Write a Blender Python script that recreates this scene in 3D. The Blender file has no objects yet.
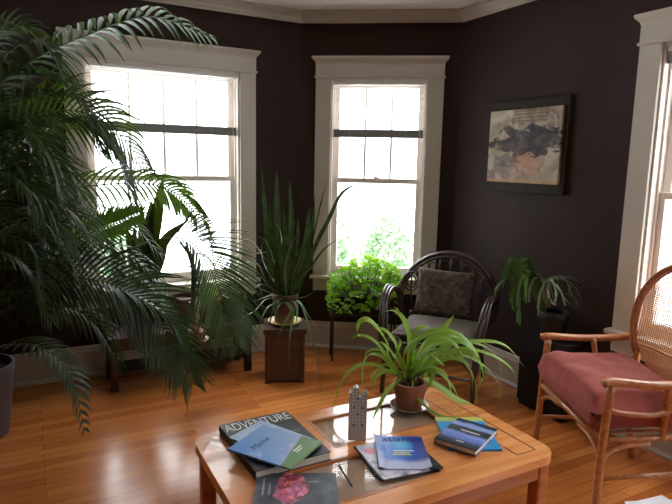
import bpy, bmesh, math, random
from mathutils import Vector, Matrix, noise
random.seed(7)
S = bpy.context.scene
COL = S.collection
PI = math.pi
V = Vector

# ------------------------------------------------------------------ camera
F = 569.24
PITCH, ROLL, CAMH = math.radians(8.929), math.radians(1.2033), 1.45
fw = V((0, math.cos(PITCH), -math.sin(PITCH)))
u0 = V((0, math.sin(PITCH), math.cos(PITCH)))
x0 = V((1, 0, 0))
cr, sr = math.cos(ROLL), math.sin(ROLL)
CX = cr * x0 + sr * u0
CU = -sr * x0 + cr * u0
cam = bpy.data.cameras.new('camera')
cam.sensor_width = 36
cam.lens = 36 * F / 672
cam.clip_start = 0.02
co = bpy.data.objects.new('camera', cam)
COL.objects.link(co)
mw = Matrix((CX, CU, -fw)).transposed().to_4x4()
mw.translation = V((0, 0, CAMH))
co.matrix_world = mw
S.camera = co


def ray(px, py):
    return (px - 336) / F * CX - (py - 252) / F * CU + fw


def on_z(px, py, h):
    d = ray(px, py)
    return V((0, 0, CAMH)) + d * ((h - CAMH) / d.z)


def at(px, py, Y):
    d = ray(px, py)
    return V((0, 0, CAMH)) + d * (Y / d.y)


# ------------------------------------------------------------------ materials
def lin(c):
    return tuple(((v / 255) / 12.92 if v / 255 <= .04045 else ((v / 255 + .055) / 1.055) ** 2.4) for v in c) + (1,)


class NT:
    def __init__(s, name):
        s.m = bpy.data.materials.new(name)
        s.m.use_nodes = True
        s.t = s.m.node_tree
        s.t.nodes.clear()
        s.out = s.n('ShaderNodeOutputMaterial')

    def n(s, typ, **kw):
        x = s.t.nodes.new(typ)
        for k, v in kw.items():
            if isinstance(k, str) and hasattr(x, k):
                setattr(x, k, v)
            else:
                x.inputs[k].default_value = v
        return x

    def l(s, a, b):
        s.t.links.new(a, b)

    def coords(s, kind='Object'):
        return s.n('ShaderNodeTexCoord').outputs[kind]

    def mapping(s, vec, scale=(1, 1, 1), rot=(0, 0, 0), loc=(0, 0, 0)):
        m = s.n('ShaderNodeMapping')
        m.inputs['Scale'].default_value = scale
        m.inputs['Rotation'].default_value = rot
        m.inputs['Location'].default_value = loc
        s.l(vec, m.inputs['Vector'])
        return m.outputs[0]

    def noise(s, vec, scale, detail=4, rough=.55, dist=0):
        t = s.n('ShaderNodeTexNoise')
        t.inputs['Scale'].default_value = scale
        t.inputs['Detail'].default_value = detail
        t.inputs['Roughness'].default_value = rough
        t.inputs['Distortion'].default_value = dist
        if vec is not None:
            s.l(vec, t.inputs['Vector'])
        return t.outputs['Fac']

    def ramp(s, fac, stops, interp='LINEAR'):
        r = s.n('ShaderNodeValToRGB')
        r.color_ramp.interpolation = interp
        e = r.color_ramp.elements
        while len(e) < len(stops):
            e.new(.5)
        for i, (p, c) in enumerate(stops):
            e[i].position = p
            e[i].color = c
        s.l(fac, r.inputs['Fac'])
        return r.outputs['Color']

    def mix(s, fac, a, b, mode='MIX'):
        m = s.n('ShaderNodeMix', data_type='RGBA', blend_type=mode)
        for sock, v in ((m.inputs[0], fac), (m.inputs[6], a), (m.inputs[7], b)):
            if hasattr(v, 'is_linked'):
                s.l(v, sock)
            else:
                sock.default_value = v
        return m.outputs[2]

    def math(s, op, a, b=0.0, c=0.0, clamp=False):
        m = s.n('ShaderNodeMath', operation=op, use_clamp=clamp)
        for i, v in enumerate((a, b, c)):
            if hasattr(v, 'is_linked'):
                s.l(v, m.inputs[i])
            else:
                m.inputs[i].default_value = v
        return m.outputs[0]

    def sep(s, vec):
        m = s.n('ShaderNodeSeparateXYZ')
        s.l(vec, m.inputs[0])
        return m.outputs

    def principled(s, col, rough=.5, spec=.5, metal=0, coat=0, bump=None, bstr=.3, bdist=.01, sheen=0):
        p = s.n('ShaderNodeBsdfPrincipled')
        for k, v in (('Base Color', col), ('Roughness', rough), ('Specular IOR Level', spec), ('Metallic', metal),
                     ('Coat Weight', coat), ('Sheen Weight', sheen)):
            if hasattr(v, 'is_linked'):
                s.l(v, p.inputs[k])
            else:
                p.inputs[k].default_value = v
        if bump is not None:
            b = s.n('ShaderNodeBump')
            b.inputs['Strength'].default_value = bstr
            b.inputs['Distance'].default_value = bdist
            s.l(bump, b.inputs['Height'])
            s.l(b.outputs[0], p.inputs['Normal'])
        return p

    def end(s, sh):
        s.l(sh.outputs[0], s.out.inputs['Surface'])
        return s.m


def M_plain(name, c, rough=.5, spec=.5, metal=0, var=.12, scale=8, coat=0, bstr=0, sheen=0):
    t = NT(name)
    c = lin(c)
    nz = t.noise(t.coords(), scale)
    d = tuple(v * (1 - var) for v in c[:3]) + (1,)
    e = tuple(min(1, v * (1 + var)) for v in c[:3]) + (1,)
    col = t.ramp(nz, [(.3, d), (.7, e)])
    return t.end(t.principled(col, rough, spec, metal, coat, nz if bstr else None, bstr, .004, sheen))


def M_leaf(name, c1, c2, trans=.35, rough=.4, scale=6, tcol=None, spec=.5, stripe=False):
    t = NT(name)
    nz = t.noise(t.coords(), scale, 3)
    col = t.ramp(nz, [(.35, lin(c1)), (.65, lin(c2))])
    p = t.principled(col, rough, spec)
    tr = t.n('ShaderNodeBsdfTranslucent')
    if tcol:
        tr.inputs[0].default_value = lin(tcol)
    else:
        t.l(col, tr.inputs[0])
    mx = t.n('ShaderNodeMixShader')
    mx.inputs[0].default_value = trans
    t.l(p.outputs[0], mx.inputs[1])
    t.l(tr.outputs[0], mx.inputs[2])
    return t.end(mx)


def M_wood(name, c1, c2, c3, axis=0, scale=1, rough=.35, coat=.3, spec=.5, rot=0):
    t = NT(name)
    sc = [14 * scale] * 3
    sc[axis] = 1.1 * scale
    v = t.mapping(t.coords(), tuple(sc), (0, 0, rot))
    n1 = t.noise(v, 2.2, 6, .6, .6)
    n2 = t.noise(t.mapping(t.coords(), tuple(x * 6 for x in sc)), 2, 3)
    col = t.ramp(n1, [(.3, lin(c1)), (.52, lin(c2)), (.72, lin(c3))])
    col = t.mix(t.math('MULTIPLY', n2, .35), col, lin(c1))
    return t.end(t.principled(col, rough, spec, 0, coat, n2, .05, .002))


M = {}
M['wall'] = M_plain('brown_wall_paint', (49, 34, 30), .75, .25, var=.06, scale=3)
M['trim'] = M_plain('cream_trim_paint', (186, 179, 164), .42, .45, var=.03, scale=5)
M['base'] = M_plain('cream_baseboard_paint', (188, 180, 168), .42, .45, var=.05, scale=5)
M['ceil'] = M_plain('ceiling_paint', (246, 246, 244), .9, .2, var=.03, scale=2)
M['sash'] = M_plain('white_sash_paint', (225, 215, 205), .4, .45, var=.03, scale=6)
M['slat'] = M_plain('blind_slat_white', (222, 220, 214), .45, .4, var=.02)
M['stack'] = M_plain('blind_stack_shade_grey', (120, 122, 116), .45, .4, var=.05)  # gathered white slats and rail, backlit shade put into the grey
M['bronze'] = M_plain('dark_bronze_metal', (60, 52, 44), .4, .5, .6)


def floor_mat():
    t = NT('oak_strip_floor')
    ob = t.coords()
    v = t.mapping(ob, (1, 1, 1), (0, 0, 0))
    br = t.n('ShaderNodeTexBrick')
    br.offset = .37
    br.inputs['Scale'].default_value = 1
    br.inputs['Brick Width'].default_value = 1.15
    br.inputs['Row Height'].default_value = .057
    br.inputs['Mortar Size'].default_value = .0009
    br.inputs['Mortar Smooth'].default_value = .1
    br.inputs['Bias'].default_value = 0
    br.inputs['Color1'].default_value = (0, 0, 0, 1)
    br.inputs['Color2'].default_value = (1, 1, 1, 1)
    br.inputs['Mortar'].default_value = (.5, .5, .5, 1)
    t.l(v, br.inputs['Vector'])
    tone = t.ramp(br.outputs['Color'], [(0, lin((182, 104, 50))), (.5, lin((202, 122, 60))), (1, lin((216, 138, 72)))])
    g = t.noise(t.mapping(ob, (2.2, 40, 1)), 2.0, 6, .6, .4)
    gr = t.ramp(g, [(.3, (.78, .7, .62, 1)), (.6, (1, 1, 1, 1))])
    col = t.mix(.55, tone, gr, 'MULTIPLY')
    col = t.mix(br.outputs['Fac'], col, lin((86, 44, 20)))
    big = t.noise(t.mapping(ob, (1, 3, 1)), 3.0, 2)
    rgh = t.math('MULTIPLY_ADD', big, .12, .15)
    hb = t.math('ADD', t.math('MULTIPLY', br.outputs['Fac'], -1.0), t.math('MULTIPLY', g, .25))
    return t.end(t.principled(col, rgh, .5, 0, 0, hb, .1, .002))


M['floor'] = floor_mat()
M['table'] = M_wood('honey_oak_table', (202, 126, 70), (224, 150, 90), (234, 168, 110), 0, 1, .2, .4)
M['table_dark'] = M_wood('table_edge_oak', (150, 84, 40), (178, 106, 56), (194, 124, 70), 0, 1, .32, .3)
M['inlay'] = M_plain('dark_inlay_line', (104, 54, 26), .35)
M['bench'] = M_wood('dark_plant_bench_wood', (48, 28, 20), (66, 40, 28), (84, 52, 36), 0, 1, .45, .1)
M['rattan'] = M_wood('honey_rattan', (156, 96, 54), (192, 128, 80), (212, 154, 104), 0, 1.6, .33, .35)
M['cane'] = M_plain('woven_cane', (206, 150, 100), .42, .5, var=.15, scale=60)
M['dark_rattan'] = M_wood('dark_brown_rattan', (44, 26, 22), (64, 40, 33), (88, 58, 48), 2, 1.6, .34, .3)
M['velvet'] = M_plain('dusty_red_velvet', (156, 80, 72), .9, .15, var=.16, scale=14, bstr=.2, sheen=.1)
M['seat_grey'] = M_plain('pale_grey_cushion_cloth', (122, 115, 106), .9, .2, var=.12, scale=40, bstr=.2)
M['soil'] = M_plain('potting_soil', (48, 34, 26), .95, .1, var=.4, scale=60, bstr=.6)
M['terracotta'] = M_plain('terracotta_clay', (150, 92, 66), .7, .3, var=.15, scale=18, bstr=.05)
M['terracotta_dark'] = M_plain('dark_brown_clay', (82, 48, 38), .5, .4, var=.15, scale=14)
M['pinkclay'] = M_plain('pale_pink_clay', (188, 150, 132), .6, .3, var=.12, scale=20)
M['cream'] = M_plain('cream_glaze', (214, 196, 132), .3, .5, var=.08, scale=20)
M['saucer'] = M_plain('clear_grey_saucer', (150, 134, 122), .2, .5, var=.08)
M['black'] = M_plain('black_stand_paint', (18, 16, 16), .55, .35, var=.2)
M['blackpot'] = M_plain('black_glazed_pot', (22, 23, 22), .5, .5, var=.2)
M['purple'] = M_plain('dusky_violet_pot', (92, 84, 92), .5, .4, var=.1)
M['paper'] = M_plain('white_paper', (236, 236, 238), .7, .3, var=.03)
M['page'] = M_plain('page_edges', (222, 214, 202), .8, .2, var=.12, scale=200)
M['ink'] = M_plain('white_ink', (232, 232, 228), .6)
M['pencil'] = M_plain('dark_pen', (30, 28, 34), .35)
M['palm'] = M_leaf('palm_leaflet_green', (30, 44, 20), (48, 68, 30), .2, .46, 5, (110, 150, 40), .28)
M['palm2'] = M_leaf('palm_leaflet_blue_green', (38, 52, 36), (60, 76, 54), .14, .42, 5, (80, 120, 60), .4)
M['palmstem'] = M_plain('palm_stalk_green', (74, 92, 44), .4)
M['caneStem'] = M_plain('palm_cane_brown', (74, 54, 34), .5)
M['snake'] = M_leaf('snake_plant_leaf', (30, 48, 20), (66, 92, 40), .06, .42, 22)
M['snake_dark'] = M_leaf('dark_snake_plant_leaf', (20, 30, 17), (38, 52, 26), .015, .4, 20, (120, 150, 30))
M['spider'] = M_leaf('spider_plant_leaf', (104, 146, 44), (146, 182, 70), .4, .36, 5, (150, 190, 50))
M['pale'] = M_leaf('pale_spider_leaf', (120, 130, 104), (158, 164, 138), .3, .4, 8)
M['droop'] = M_leaf('drooping_leaf_green', (60, 92, 52), (96, 130, 84), .25, .36, 6)
M['lime'] = M_leaf('lime_foliage', (92, 150, 30), (136, 190, 48), .5, .45, 20, (170, 220, 50))
M['epi'] = M_leaf('trailing_cactus_leaf', (44, 78, 30), (78, 118, 48), .15, .4, 12)
M['epi_pale'] = M_leaf('pale_trailing_cactus_leaf', (120, 150, 110), (150, 176, 138), .2, .4, 12)
M['drystem'] = M_plain('dry_brown_stem', (110, 82, 58), .7)
M['tree'] = M_leaf('garden_shrub_leaf', (112, 142, 102), (148, 170, 136), .4, .6, 3)
M['ground'] = M_plain('pale_gravel_ground', (236, 236, 238), .95, .1, var=.08, scale=4)
M['bark'] = M_plain('tree_bark', (120, 104, 92), .9, .1)


def glass_mat(name, tint=(1, 1, 1, 1), ior=1.45, rough=0.0):
    t = NT(name)
    ge = t.n('ShaderNodeNewGeometry')
    vd = t.n('ShaderNodeVectorMath', operation='DOT_PRODUCT')
    t.l(ge.outputs['Normal'], vd.inputs[0])
    t.l(ge.outputs['Incoming'], vd.inputs[1])
    f0 = ((ior - 1) / (ior + 1)) ** 2
    k5 = t.math('POWER', t.math('SUBTRACT', 1.0, t.math('ABSOLUTE', vd.outputs['Value'])), 5.0)
    fac = t.math('MULTIPLY_ADD', k5, 1 - f0, f0)     # Schlick
    tr = t.n('ShaderNodeBsdfTransparent')
    tr.inputs[0].default_value = tint
    gl = t.n('ShaderNodeBsdfGlossy')
    gl.inputs['Roughness'].default_value = rough
    mx = t.n('ShaderNodeMixShader')
    t.l(fac, mx.inputs[0])
    t.l(tr.outputs[0], mx.inputs[1])
    t.l(gl.outputs[0], mx.inputs[2])
    return t.end(mx)


M['glass'] = glass_mat('window_glass')
M['tglass'] = glass_mat('smoked_table_glass', (.93, .9, .87, 1), 1.5, .02)


# ------------------------------------------------------------------ geometry
class Geo:
    def __init__(s):
        s.v, s.f = [], []

    def add(s, vs, fs):
        o = len(s.v)
        s.v += [V(p) for p in vs]
        s.f += [tuple(i + o for i in f) for f in fs]

    def box(s, a, b, m=None):
        x0_, y0_, z0_ = a
        x1, y1, z1 = b
        vs = [V(p) for p in ((x0_, y0_, z0_), (x1, y0_, z0_), (x1, y1, z0_), (x0_, y1, z0_),
                             (x0_, y0_, z1), (x1, y0_, z1), (x1, y1, z1), (x0_, y1, z1))]
        if m is not None:
            vs = [m @ p for p in vs]
        s.add(vs, [(0, 3, 2, 1), (4, 5, 6, 7), (0, 1, 5, 4), (1, 2, 6, 5), (2, 3, 7, 6), (3, 0, 4, 7)])
        return s

    def prism(s, poly, z0_, z1, m=None):
        n = len(poly)
        vs = [V((p[0], p[1], z0_)) for p in poly] + [V((p[0], p[1], z1)) for p in poly]
        if m is not None:
            vs = [m @ p for p in vs]
        s.add(vs, [tuple(range(n - 1, -1, -1)), tuple(range(n, 2 * n))] +
              [(i, (i + 1) % n, (i + 1) % n + n, i + n) for i in range(n)])
        return s

    def lathe(s, prof, c=(0, 0, 0), n=28, cap0=True, cap1=True):
        vs, fs = [], []
        for r, z in prof:
            for k in range(n):
                a = 2 * PI * k / n
                vs.append((c[0] + r * math.cos(a), c[1] + r * math.sin(a), c[2] + z))
        for i in range(len(prof) - 1):
            for k in range(n):
                k2 = (k + 1) % n
                fs.append((i * n + k, i * n + k2, (i + 1) * n + k2, (i + 1) * n + k))
        if cap0:
            fs.append(tuple(range(n - 1, -1, -1)))
        if cap1:
            o = (len(prof) - 1) * n
            fs.append(tuple(range(o, o + n)))
        s.add(vs, fs)
        return s

    def tube(s, pts, r, n=8, smooth=0):
        pts = [V(p) for p in pts]
        if smooth:
            pts = spline(pts, smooth)
        N = len(pts)
        rr = (lambda t: r) if not callable(r) else r
        t0 = (pts[1] - pts[0]).normalized()
        ref = V((0, 0, 1)) if abs(t0.z) < .9 else V((1, 0, 0))
        nx = t0.cross(ref).normalized()
        vs, fs = [], []
        for i, p in enumerate(pts):
            t = (pts[min(i + 1, N - 1)] - pts[max(i - 1, 0)]).normalized()
            nx = (nx - t * nx.dot(t)).normalized()
            ny = t.cross(nx)
            q = rr(i / (N - 1))
            for k in range(n):
                a = 2 * PI * k / n
                vs.append(p + (nx * math.cos(a) + ny * math.sin(a)) * q)
        for i in range(N - 1):
            for k in range(n):
                k2 = (k + 1) % n
                fs.append((i * n + k, i * n + k2, (i + 1) * n + k2, (i + 1) * n + k))
        fs.append(tuple(range(n - 1, -1, -1)))
        fs.append(tuple(range((N - 1) * n, N * n)))
        s.add(vs, fs)
        return s

    def strap(s, pts, w, side=None, fold=.25, prof=None, smooth=5, twist=0):
        """a strap leaf: folded ribbon along a curve"""
        pts = [V(p) for p in pts]
        if smooth:
            pts = spline(pts, smooth)
        N = len(pts)
        prof = prof or (lambda t: min(1, .55 + 2.2 * t) * (1 - max(0, (t - .45) / .55) ** 1.6 * .96))
        vs, fs = [], []
        up = V((0, 0, 1))
        if side is None:
            d = pts[-1] - pts[0]
            d.z = 0
            if d.length < .02:
                d = V((1, 0, 0))
            side = d.normalized().cross(up)
        side = V(side).normalized()
        for i, p in enumerate(pts):
            t = (pts[min(i + 1, N - 1)] - pts[max(i - 1, 0)]).normalized()
            sd = (side - t * side.dot(t)).normalized()
            if twist:
                sd = Matrix.Rotation(twist * i / (N - 1), 3, t) @ sd
            nn = sd.cross(t)
            ww = w * .5 * prof(i / (N - 1))
            vs += [p - sd * ww, p - nn * (ww * fold), p + sd * ww]
        for i in range(N - 1):
            a = i * 3
            fs += [(a, a + 1, a + 4, a + 3), (a + 1, a + 2, a + 5, a + 4)]
        s.add(vs, fs)
        return s

    def build(s, name, mat, parent=None, smooth=False, bevel=0, world=True, subsurf=0, angle=None):
        vs = s.v
        if parent is not None and world:
            inv = MW[parent].inverted()
            vs = [inv @ p for p in vs]
        me = bpy.data.meshes.new(name)
        me.from_pydata([tuple(p) for p in vs], [], s.f)
        me.materials.append(mat)
        me.update()
        o = bpy.data.objects.new(name, me)
        COL.objects.link(o)
        if parent is not None:
            o.parent = parent
            MW[o] = MW[parent].copy()
        else:
            MW[o] = Matrix()
        if smooth:
            for p in me.polygons:
                p.use_smooth = True
        if bevel:
            b = o.modifiers.new('bevel', 'BEVEL')
            b.width = bevel
            b.segments = 3
            b.limit_method = 'ANGLE'
            b.angle_limit = math.radians(40)
        if subsurf:
            b = o.modifiers.new('subsurf', 'SUBSURF')
            b.levels = b.render_levels = subsurf
        if angle:
            for p in me.polygons:
                p.use_smooth = True
            me.set_sharp_from_angle(angle=math.radians(angle))
        return o


MW = {}


def spline(pts, k):
    """Catmull-Rom through pts, k segments per span"""
    P = [pts[0] * 2 - pts[1]] + pts + [pts[-1] * 2 - pts[-2]]
    out = []
    for i in range(1, len(P) - 2):
        a, b, c, d = P[i - 1], P[i], P[i + 1], P[i + 2]
        for j in range(k):
            t = j / k
            out.append(.5 * ((2 * b) + (c - a) * t + (2 * a - 5 * b + 4 * c - d) * t * t + (3 * b - a - 3 * c + d) * t ** 3))
    out.append(P[-2])
    return out


def empty(name, loc=(0, 0, 0), rz=0):
    o = bpy.data.objects.new(name, None)
    o.empty_display_size = .05
    COL.objects.link(o)
    o.location = loc
    o.rotation_euler = (0, 0, rz)
    MW[o] = Matrix.Translation(V(loc)) @ Matrix.Rotation(rz, 4, 'Z')
    return o


def tag(o, label, cat, group=None, kind=None):
    o['label'] = label
    o['category'] = cat
    if group:
        o['group'] = group
    if kind:
        o['kind'] = kind
    return o


def struct(o):
    o['kind'] = 'structure'
    return o


def text(body, size, name, mat, parent, m, align='CENTER', shear=0, depth=.0004):
    c = bpy.data.curves.new(name, 'FONT')
    c.body = body
    c.size = size
    c.align_x = align
    c.align_y = 'CENTER'
    c.extrude = depth
    c.shear = shear
    t = bpy.data.objects.new(name, c)
    COL.objects.link(t)
    bpy.context.view_layer.update()
    dg = bpy.context.evaluated_depsgraph_get()
    me = bpy.data.meshes.new_from_object(t.evaluated_get(dg))
    bpy.data.objects.remove(t)
    me.transform(m)
    me.materials.clear()
    me.materials.append(mat)
    me.name = name
    o = bpy.data.objects.new(name, me)
    COL.objects.link(o)
    o.parent = parent
    return o


# ------------------------------------------------------------------ room shell
def d2(az):
    a = math.radians(az)
    return V((math.sin(a), math.cos(a), 0))


A = d2(61.508)                 # along the left wall, to the right
B = V((A.y, -A.x, 0))          # out of the left wall, into the room
LC = V((-.290, 4.388, 0))      # corner left wall / window wall
RC = V((.872, 4.250, 0))       # corner window wall / right wall
RB = -d2(-28.673)              # along the right wall towards the viewer
LEN_L, LEN_R = 3.7, 5.3
CEIL = 2.53
PL = LC - A * LEN_L
PR = RC + RB * LEN_R
bR = (PR - LC).dot(B)
PB = PL + B * bR               # rear left corner
path = [PL, LC, RC, PR, PB]    # walking with the room on the right hand side
names = ['left', 'back', 'right', 'rear', 'side']
TH = .17


def seg(i):
    p, q = path[i], path[(i + 1) % 5]
    d = (q - p).normalized()
    n = V((d.y, -d.x, 0))       # into the room
    return p, q, d, n


def mitre(i, off):
    """corner i pushed into the room by off on both walls"""
    _, _, d1, n1 = seg((i - 1) % 5)
    _, _, dd, n2 = seg(i)
    k = (n1 + n2)
    k = k / (1 + n1.dot(n2))
    return path[i] + k * off


def wall(i, openings):
    p, q, d, n = seg(i)
    L = (q - p).length
    g = Geo()

    def bx(s0, s1, z0_, z1):
        if s1 - s0 < 1e-4:
            return
        e0 = mitre(i, -TH) if s0 == 0 else p + d * s0 - n * TH
        e1 = mitre((i + 1) % 5, -TH) if s1 == L else p + d * s1 - n * TH
        pts = [p + d * s0, p + d * s1, e1, e0]
        g.add([V((a.x, a.y, z)) for z in (z0_, z1) for a in pts],
              [(0, 1, 2, 3), (7, 6, 5, 4), (0, 4, 5, 1), (1, 5, 6, 2), (2, 6, 7, 3), (3, 7, 4, 0)])
    cur = 0
    for s0, s1, z0_, z1 in sorted(openings):
        bx(cur, s0, 0, CEIL)
        bx(s0, s1, 0, z0_)
        bx(s0, s1, z1, CEIL)
        cur = s1
    bx(cur, L, 0, CEIL)
    struct(g.build('wall_' + names[i], M['wall']))


ZS, ZT = .585, 2.062
LW = (PL - LC).length
op_left = [(LW - 1.490, LW - .477)]
op_back = [(.233, .938)]
op_right = [(1.505, 2.52), (3.0, 4.0)]
op_rear = []
for i, ops in enumerate((op_left, op_back, op_right, op_rear, [])):
    wall(i, [(a, b, ZS - .03, ZT) for a, b in ops])

inside = [V((p.x, p.y, 0)) for p in path]
fl = empty('floor_origin', (0, 0, 0))
bpy.data.objects.remove(fl)
g = Geo()
ang = math.atan2(A.y, A.x)
Rf = Matrix.Rotation(-ang, 4, 'Z')
poly = [(Rf @ p) for p in inside]
g.prism([(p.x, p.y) for p in reversed(poly)], -.12, 0)
fo = g.build('floor', M['floor'])
fo.rotation_euler = (0, 0, ang)
struct(fo)
g = Geo()
g.prism([(p.x, p.y) for p in reversed(inside)], CEIL, CEIL + .1)
struct(g.build('ceiling', M['ceil']))


def moulding(i, name, prof, mat):
    g = Geo()
    n = len(prof)
    vs = [mitre(i, o) + V((0, 0, z)) for o, z in prof] + [mitre((i + 1) % 5, o) + V((0, 0, z)) for o, z in prof]
    g.add(vs, [(k, (k + 1) % n, (k + 1) % n + n, k + n) for k in range(n)] + [tuple(range(n - 1, -1, -1)), tuple(range(n, 2 * n))])
    struct(g.build(name, mat))


crown = [(0.0005, 2.452), (.012, 2.452), (.014, 2.462), (.022, 2.47), (.028, 2.486), (.048, 2.503), (.055, 2.512), (.07, 2.514), (.07, 2.529), (.0005, 2.529)]
base = [(0.0005, 0), (.03, 0), (.03, .012), (.022, .022), (.019, .03), (.019, .175), (.015, .182), (.013, .195), (.008, .208), (0.0005, .21)]
for i in range(5):
    moulding(i, 'trim_crown_' + names[i], crown, M['trim'])
    moulding(i, 'baseboard_' + names[i], base, M['base'])


# ------------------------------------------------------------------ windows
def window(name, i, s0, s1, lights, blind_bottom, blind_label=None, cap_l=.026, cap_r=.026, portal=True, detail=True):
    p, q, d, n = seg(i)
    # local frame: x along wall, y into room, z up ; mirrored so that x × y = z
    ox = p + d * s1
    rz = math.atan2(-d.y, -d.x)
    root = empty(name, (ox.x, ox.y, 0), rz)
    struct(root)
    W = s1 - s0
    cw, ct = .117, .022

    def B_(nm, boxes, mat, parent=root, bevel=.003):
        gg = Geo()
        for a, b in boxes:
            gg.box(a, b)
        o = gg.build(nm, mat, parent, bevel=bevel, world=False)
        return o
    B_('casing', [((-cw, .0005, ZS), (0, ct, ZT)), ((W, .0005, ZS), (W + cw, ct, ZT))], M['trim'])
    g = Geo()
    g.box((-cw, .0005, ZT), (W + cw, ct + .004, 2.17))
    g.box((-cw - .008, .0005, ZT + .004), (W + cw + .008, ct + .012, ZT + .018))
    # cap moulding flaring outward
    pr = [(0, 2.165), (.006, 2.18), (.02, 2.195), (.026, 2.203), (.026, 2.217)]
    for (o1, za), (o2, zb) in zip(pr[:-1], pr[1:]):
        a = [(-cw - o1, .0005, za), (W + cw + o1, .0005, za), (W + cw + o1, ct + .004 + o1, za), (-cw - o1, ct + .004 + o1, za)]
        b = [(-cw - o2, .0005, zb), (W + cw + o2, .0005, zb), (W + cw + o2, ct + .004 + o2, zb), (-cw - o2, ct + .004 + o2, zb)]
        g.add(a + b, [(3, 2, 1, 0), (4, 5, 6, 7), (0, 1, 5, 4), (1, 2, 6, 5), (2, 3, 7, 6), (3, 0, 4, 7)])
    g.build('header', M['trim'], root, world=False)
    B_('sill', [((-cw - .022, .0005, ZS - .028), (W + cw + .022, .06, ZS)), ((.001, -.16, ZS - .028), (W - .001, .001, ZS))], M['trim'], bevel=.006)
    B_('apron', [((-cw, .0005, ZS - .125), (W + cw, .018, ZS - .029))], M['trim'])
    # jambs and stops
    B_('jamb', [((.0, -.165, ZS), (.012, .0, ZT)), ((W - .012, -.165, ZS), (W, 0, ZT)), ((.012, -.165, ZT - .012), (W - .012, 0, ZT)),
                ((.012, -.052, ZS), (.024, -.04, ZT - .012)), ((W - .024, -.052, ZS), (W - .012, -.04, ZT - .012))], M['sash'], bevel=0)
    zm = 1.318
    st, ml = .042, .017

    def sash(nm, y0, y1, z0_, z1, rb, rt, nl):
        a, b = .0125, W - .0125
        o = B_(nm, [((a, y0, z0_), (a + st, y1, z1)), ((b - st, y0, z0_), (b, y1, z1)), ((a + st, y0, z0_), (b - st, y1, z0_ + rb)),
                    ((a + st, y0, z1 - rt), (b - st, y1, z1))] +
               [((a + st + (b - a - 2 * st) * k / nl - ml / 2, y0 + .006, z0_ + rb), (a + st + (b - a - 2 * st) * k / nl + ml / 2, y1 - .006, z1 - rt)) for k in range(1, nl)], M['sash'], bevel=.002)
        gp = Geo()
        gp.box((a + st, (y0 + y1) / 2 - .002, z0_ + rb), (b - st, (y0 + y1) / 2 + .002, z1 - rt))
        MW[o] = MW[root].copy()
        gp.build('pane', M['glass'], o, world=False)
        return o
    sash('upper_sash', -.128, -.096, zm - .018, ZT - .013, .036, .045, lights)
    ls = sash('lower_sash', -.092, -.056, ZS + .001, zm + .018, .065, .036, 1)
    gg = Geo()
    gg.box((W / 2 - .022, -.088, zm + .018), (W / 2 + .022, -.062, zm + .028))
    gg.tube([(W / 2, -.075, zm + .024), (W / 2 + .012, -.06, zm + .034), (W / 2 + .028, -.056, zm + .034)], .005, 8)
    gg.build('sash_lock', M['sash'], ls, world=False)
    # blind inside the frame
    if blind_label:
        br = empty('window_blind', tuple(MW[root] @ V((W / 2, -.02, ZT))), rz)
        tag(br, blind_label, 'blind', 'raised window blinds')
        h = W / 2 - .016
        Z = lambda z: z - ZT
        gg = Geo(); gg.box((-h, -.014, Z(2.022)), (h, .014, Z(2.048)))
        gg.build('headrail', M['slat'], br, world=False, bevel=.002)
        gg = Geo()
        nst = 11
        bh = .058
        for k in range(nst):
            zz = blind_bottom + .012 + (bh - .012) * k / nst
            gg.box((-h + .004, -.0125, Z(zz)), (h - .004, .0125, Z(zz + .0037)))
        gg.box((-h + .002, -.0135, Z(blind_bottom)), (h - .002, .0135, Z(blind_bottom + .011)))
        gg.build('bottom_rail', M['stack'], br, world=False)
        gg = Geo()
        z = blind_bottom + bh + .018
        while z < 2.02:
            gg.add([(-h, -.008, Z(z - .0003)), (h, -.008, Z(z - .0003)), (h, 0, Z(z + .0006)), (-h, 0, Z(z + .0006)), (h, .008, Z(z - .0003)), (-h, .008, Z(z - .0003))],
                   [(0, 1, 2, 3), (3, 2, 4, 5)])
            z += .0205
        if gg.v:
            gg.build('slats', M['slat'], br, world=False)
        for x in (-h * .62, h * .62):
            gg = Geo()
            gg.tube([(x, -.013, Z(2.03)), (x, -.013, Z(blind_bottom - .001)), (x, .0145, Z(blind_bottom - .001)), (x, .0145, Z(2.03))], .0008, 5)
            gg.build('ladder_cord', M['slat'], br, world=False)
        if blind_bottom < 1.9:
            gg = Geo()
            gg.tube([(-h + .03, .016, Z(2.03)), (-h + .03, .017, Z(1.5))], .0022, 6)
            gg.build('tilt_wand', M['slat'], br, world=False)
    if portal:
        li = bpy.data.lights.new('window_daylight_guide', 'AREA')
        li.shape = 'RECTANGLE'
        li.size, li.size_y = W, ZT - ZS
        li.cycles.is_portal = True
        lo = bpy.data.objects.new('window_daylight_guide', li)
        COL.objects.link(lo)
        c = MW[root] @ V((W / 2, -.2, (ZS + ZT) / 2))
        lo.matrix_world = Matrix.Translation(c) @ n.to_track_quat('-Z', 'Z').to_matrix().to_4x4()
    return root


window('window_1', 0, *op_left[0], 4, 1.624, 'wide white slat blind half lowered in the four-light window behind the palm')
window('window_2', 1, *op_back[0], 3, 1.640, 'narrow white slat blind half lowered in the three-light window behind the dark wicker chair')
window('window_3', 2, *op_right[0], 4, 1.965, 'white slat blind drawn right up in the window beside the caned armchair')
window('window_4', 2, *op_right[1], 4, 1.965)

# ------------------------------------------------------------------ outside
g = Geo()
g.prism([(-30, -25), (30, -25), (30, 40), (-30, 40)], -1.0, -.9)
struct(g.build('ground', M['ground']))


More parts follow.
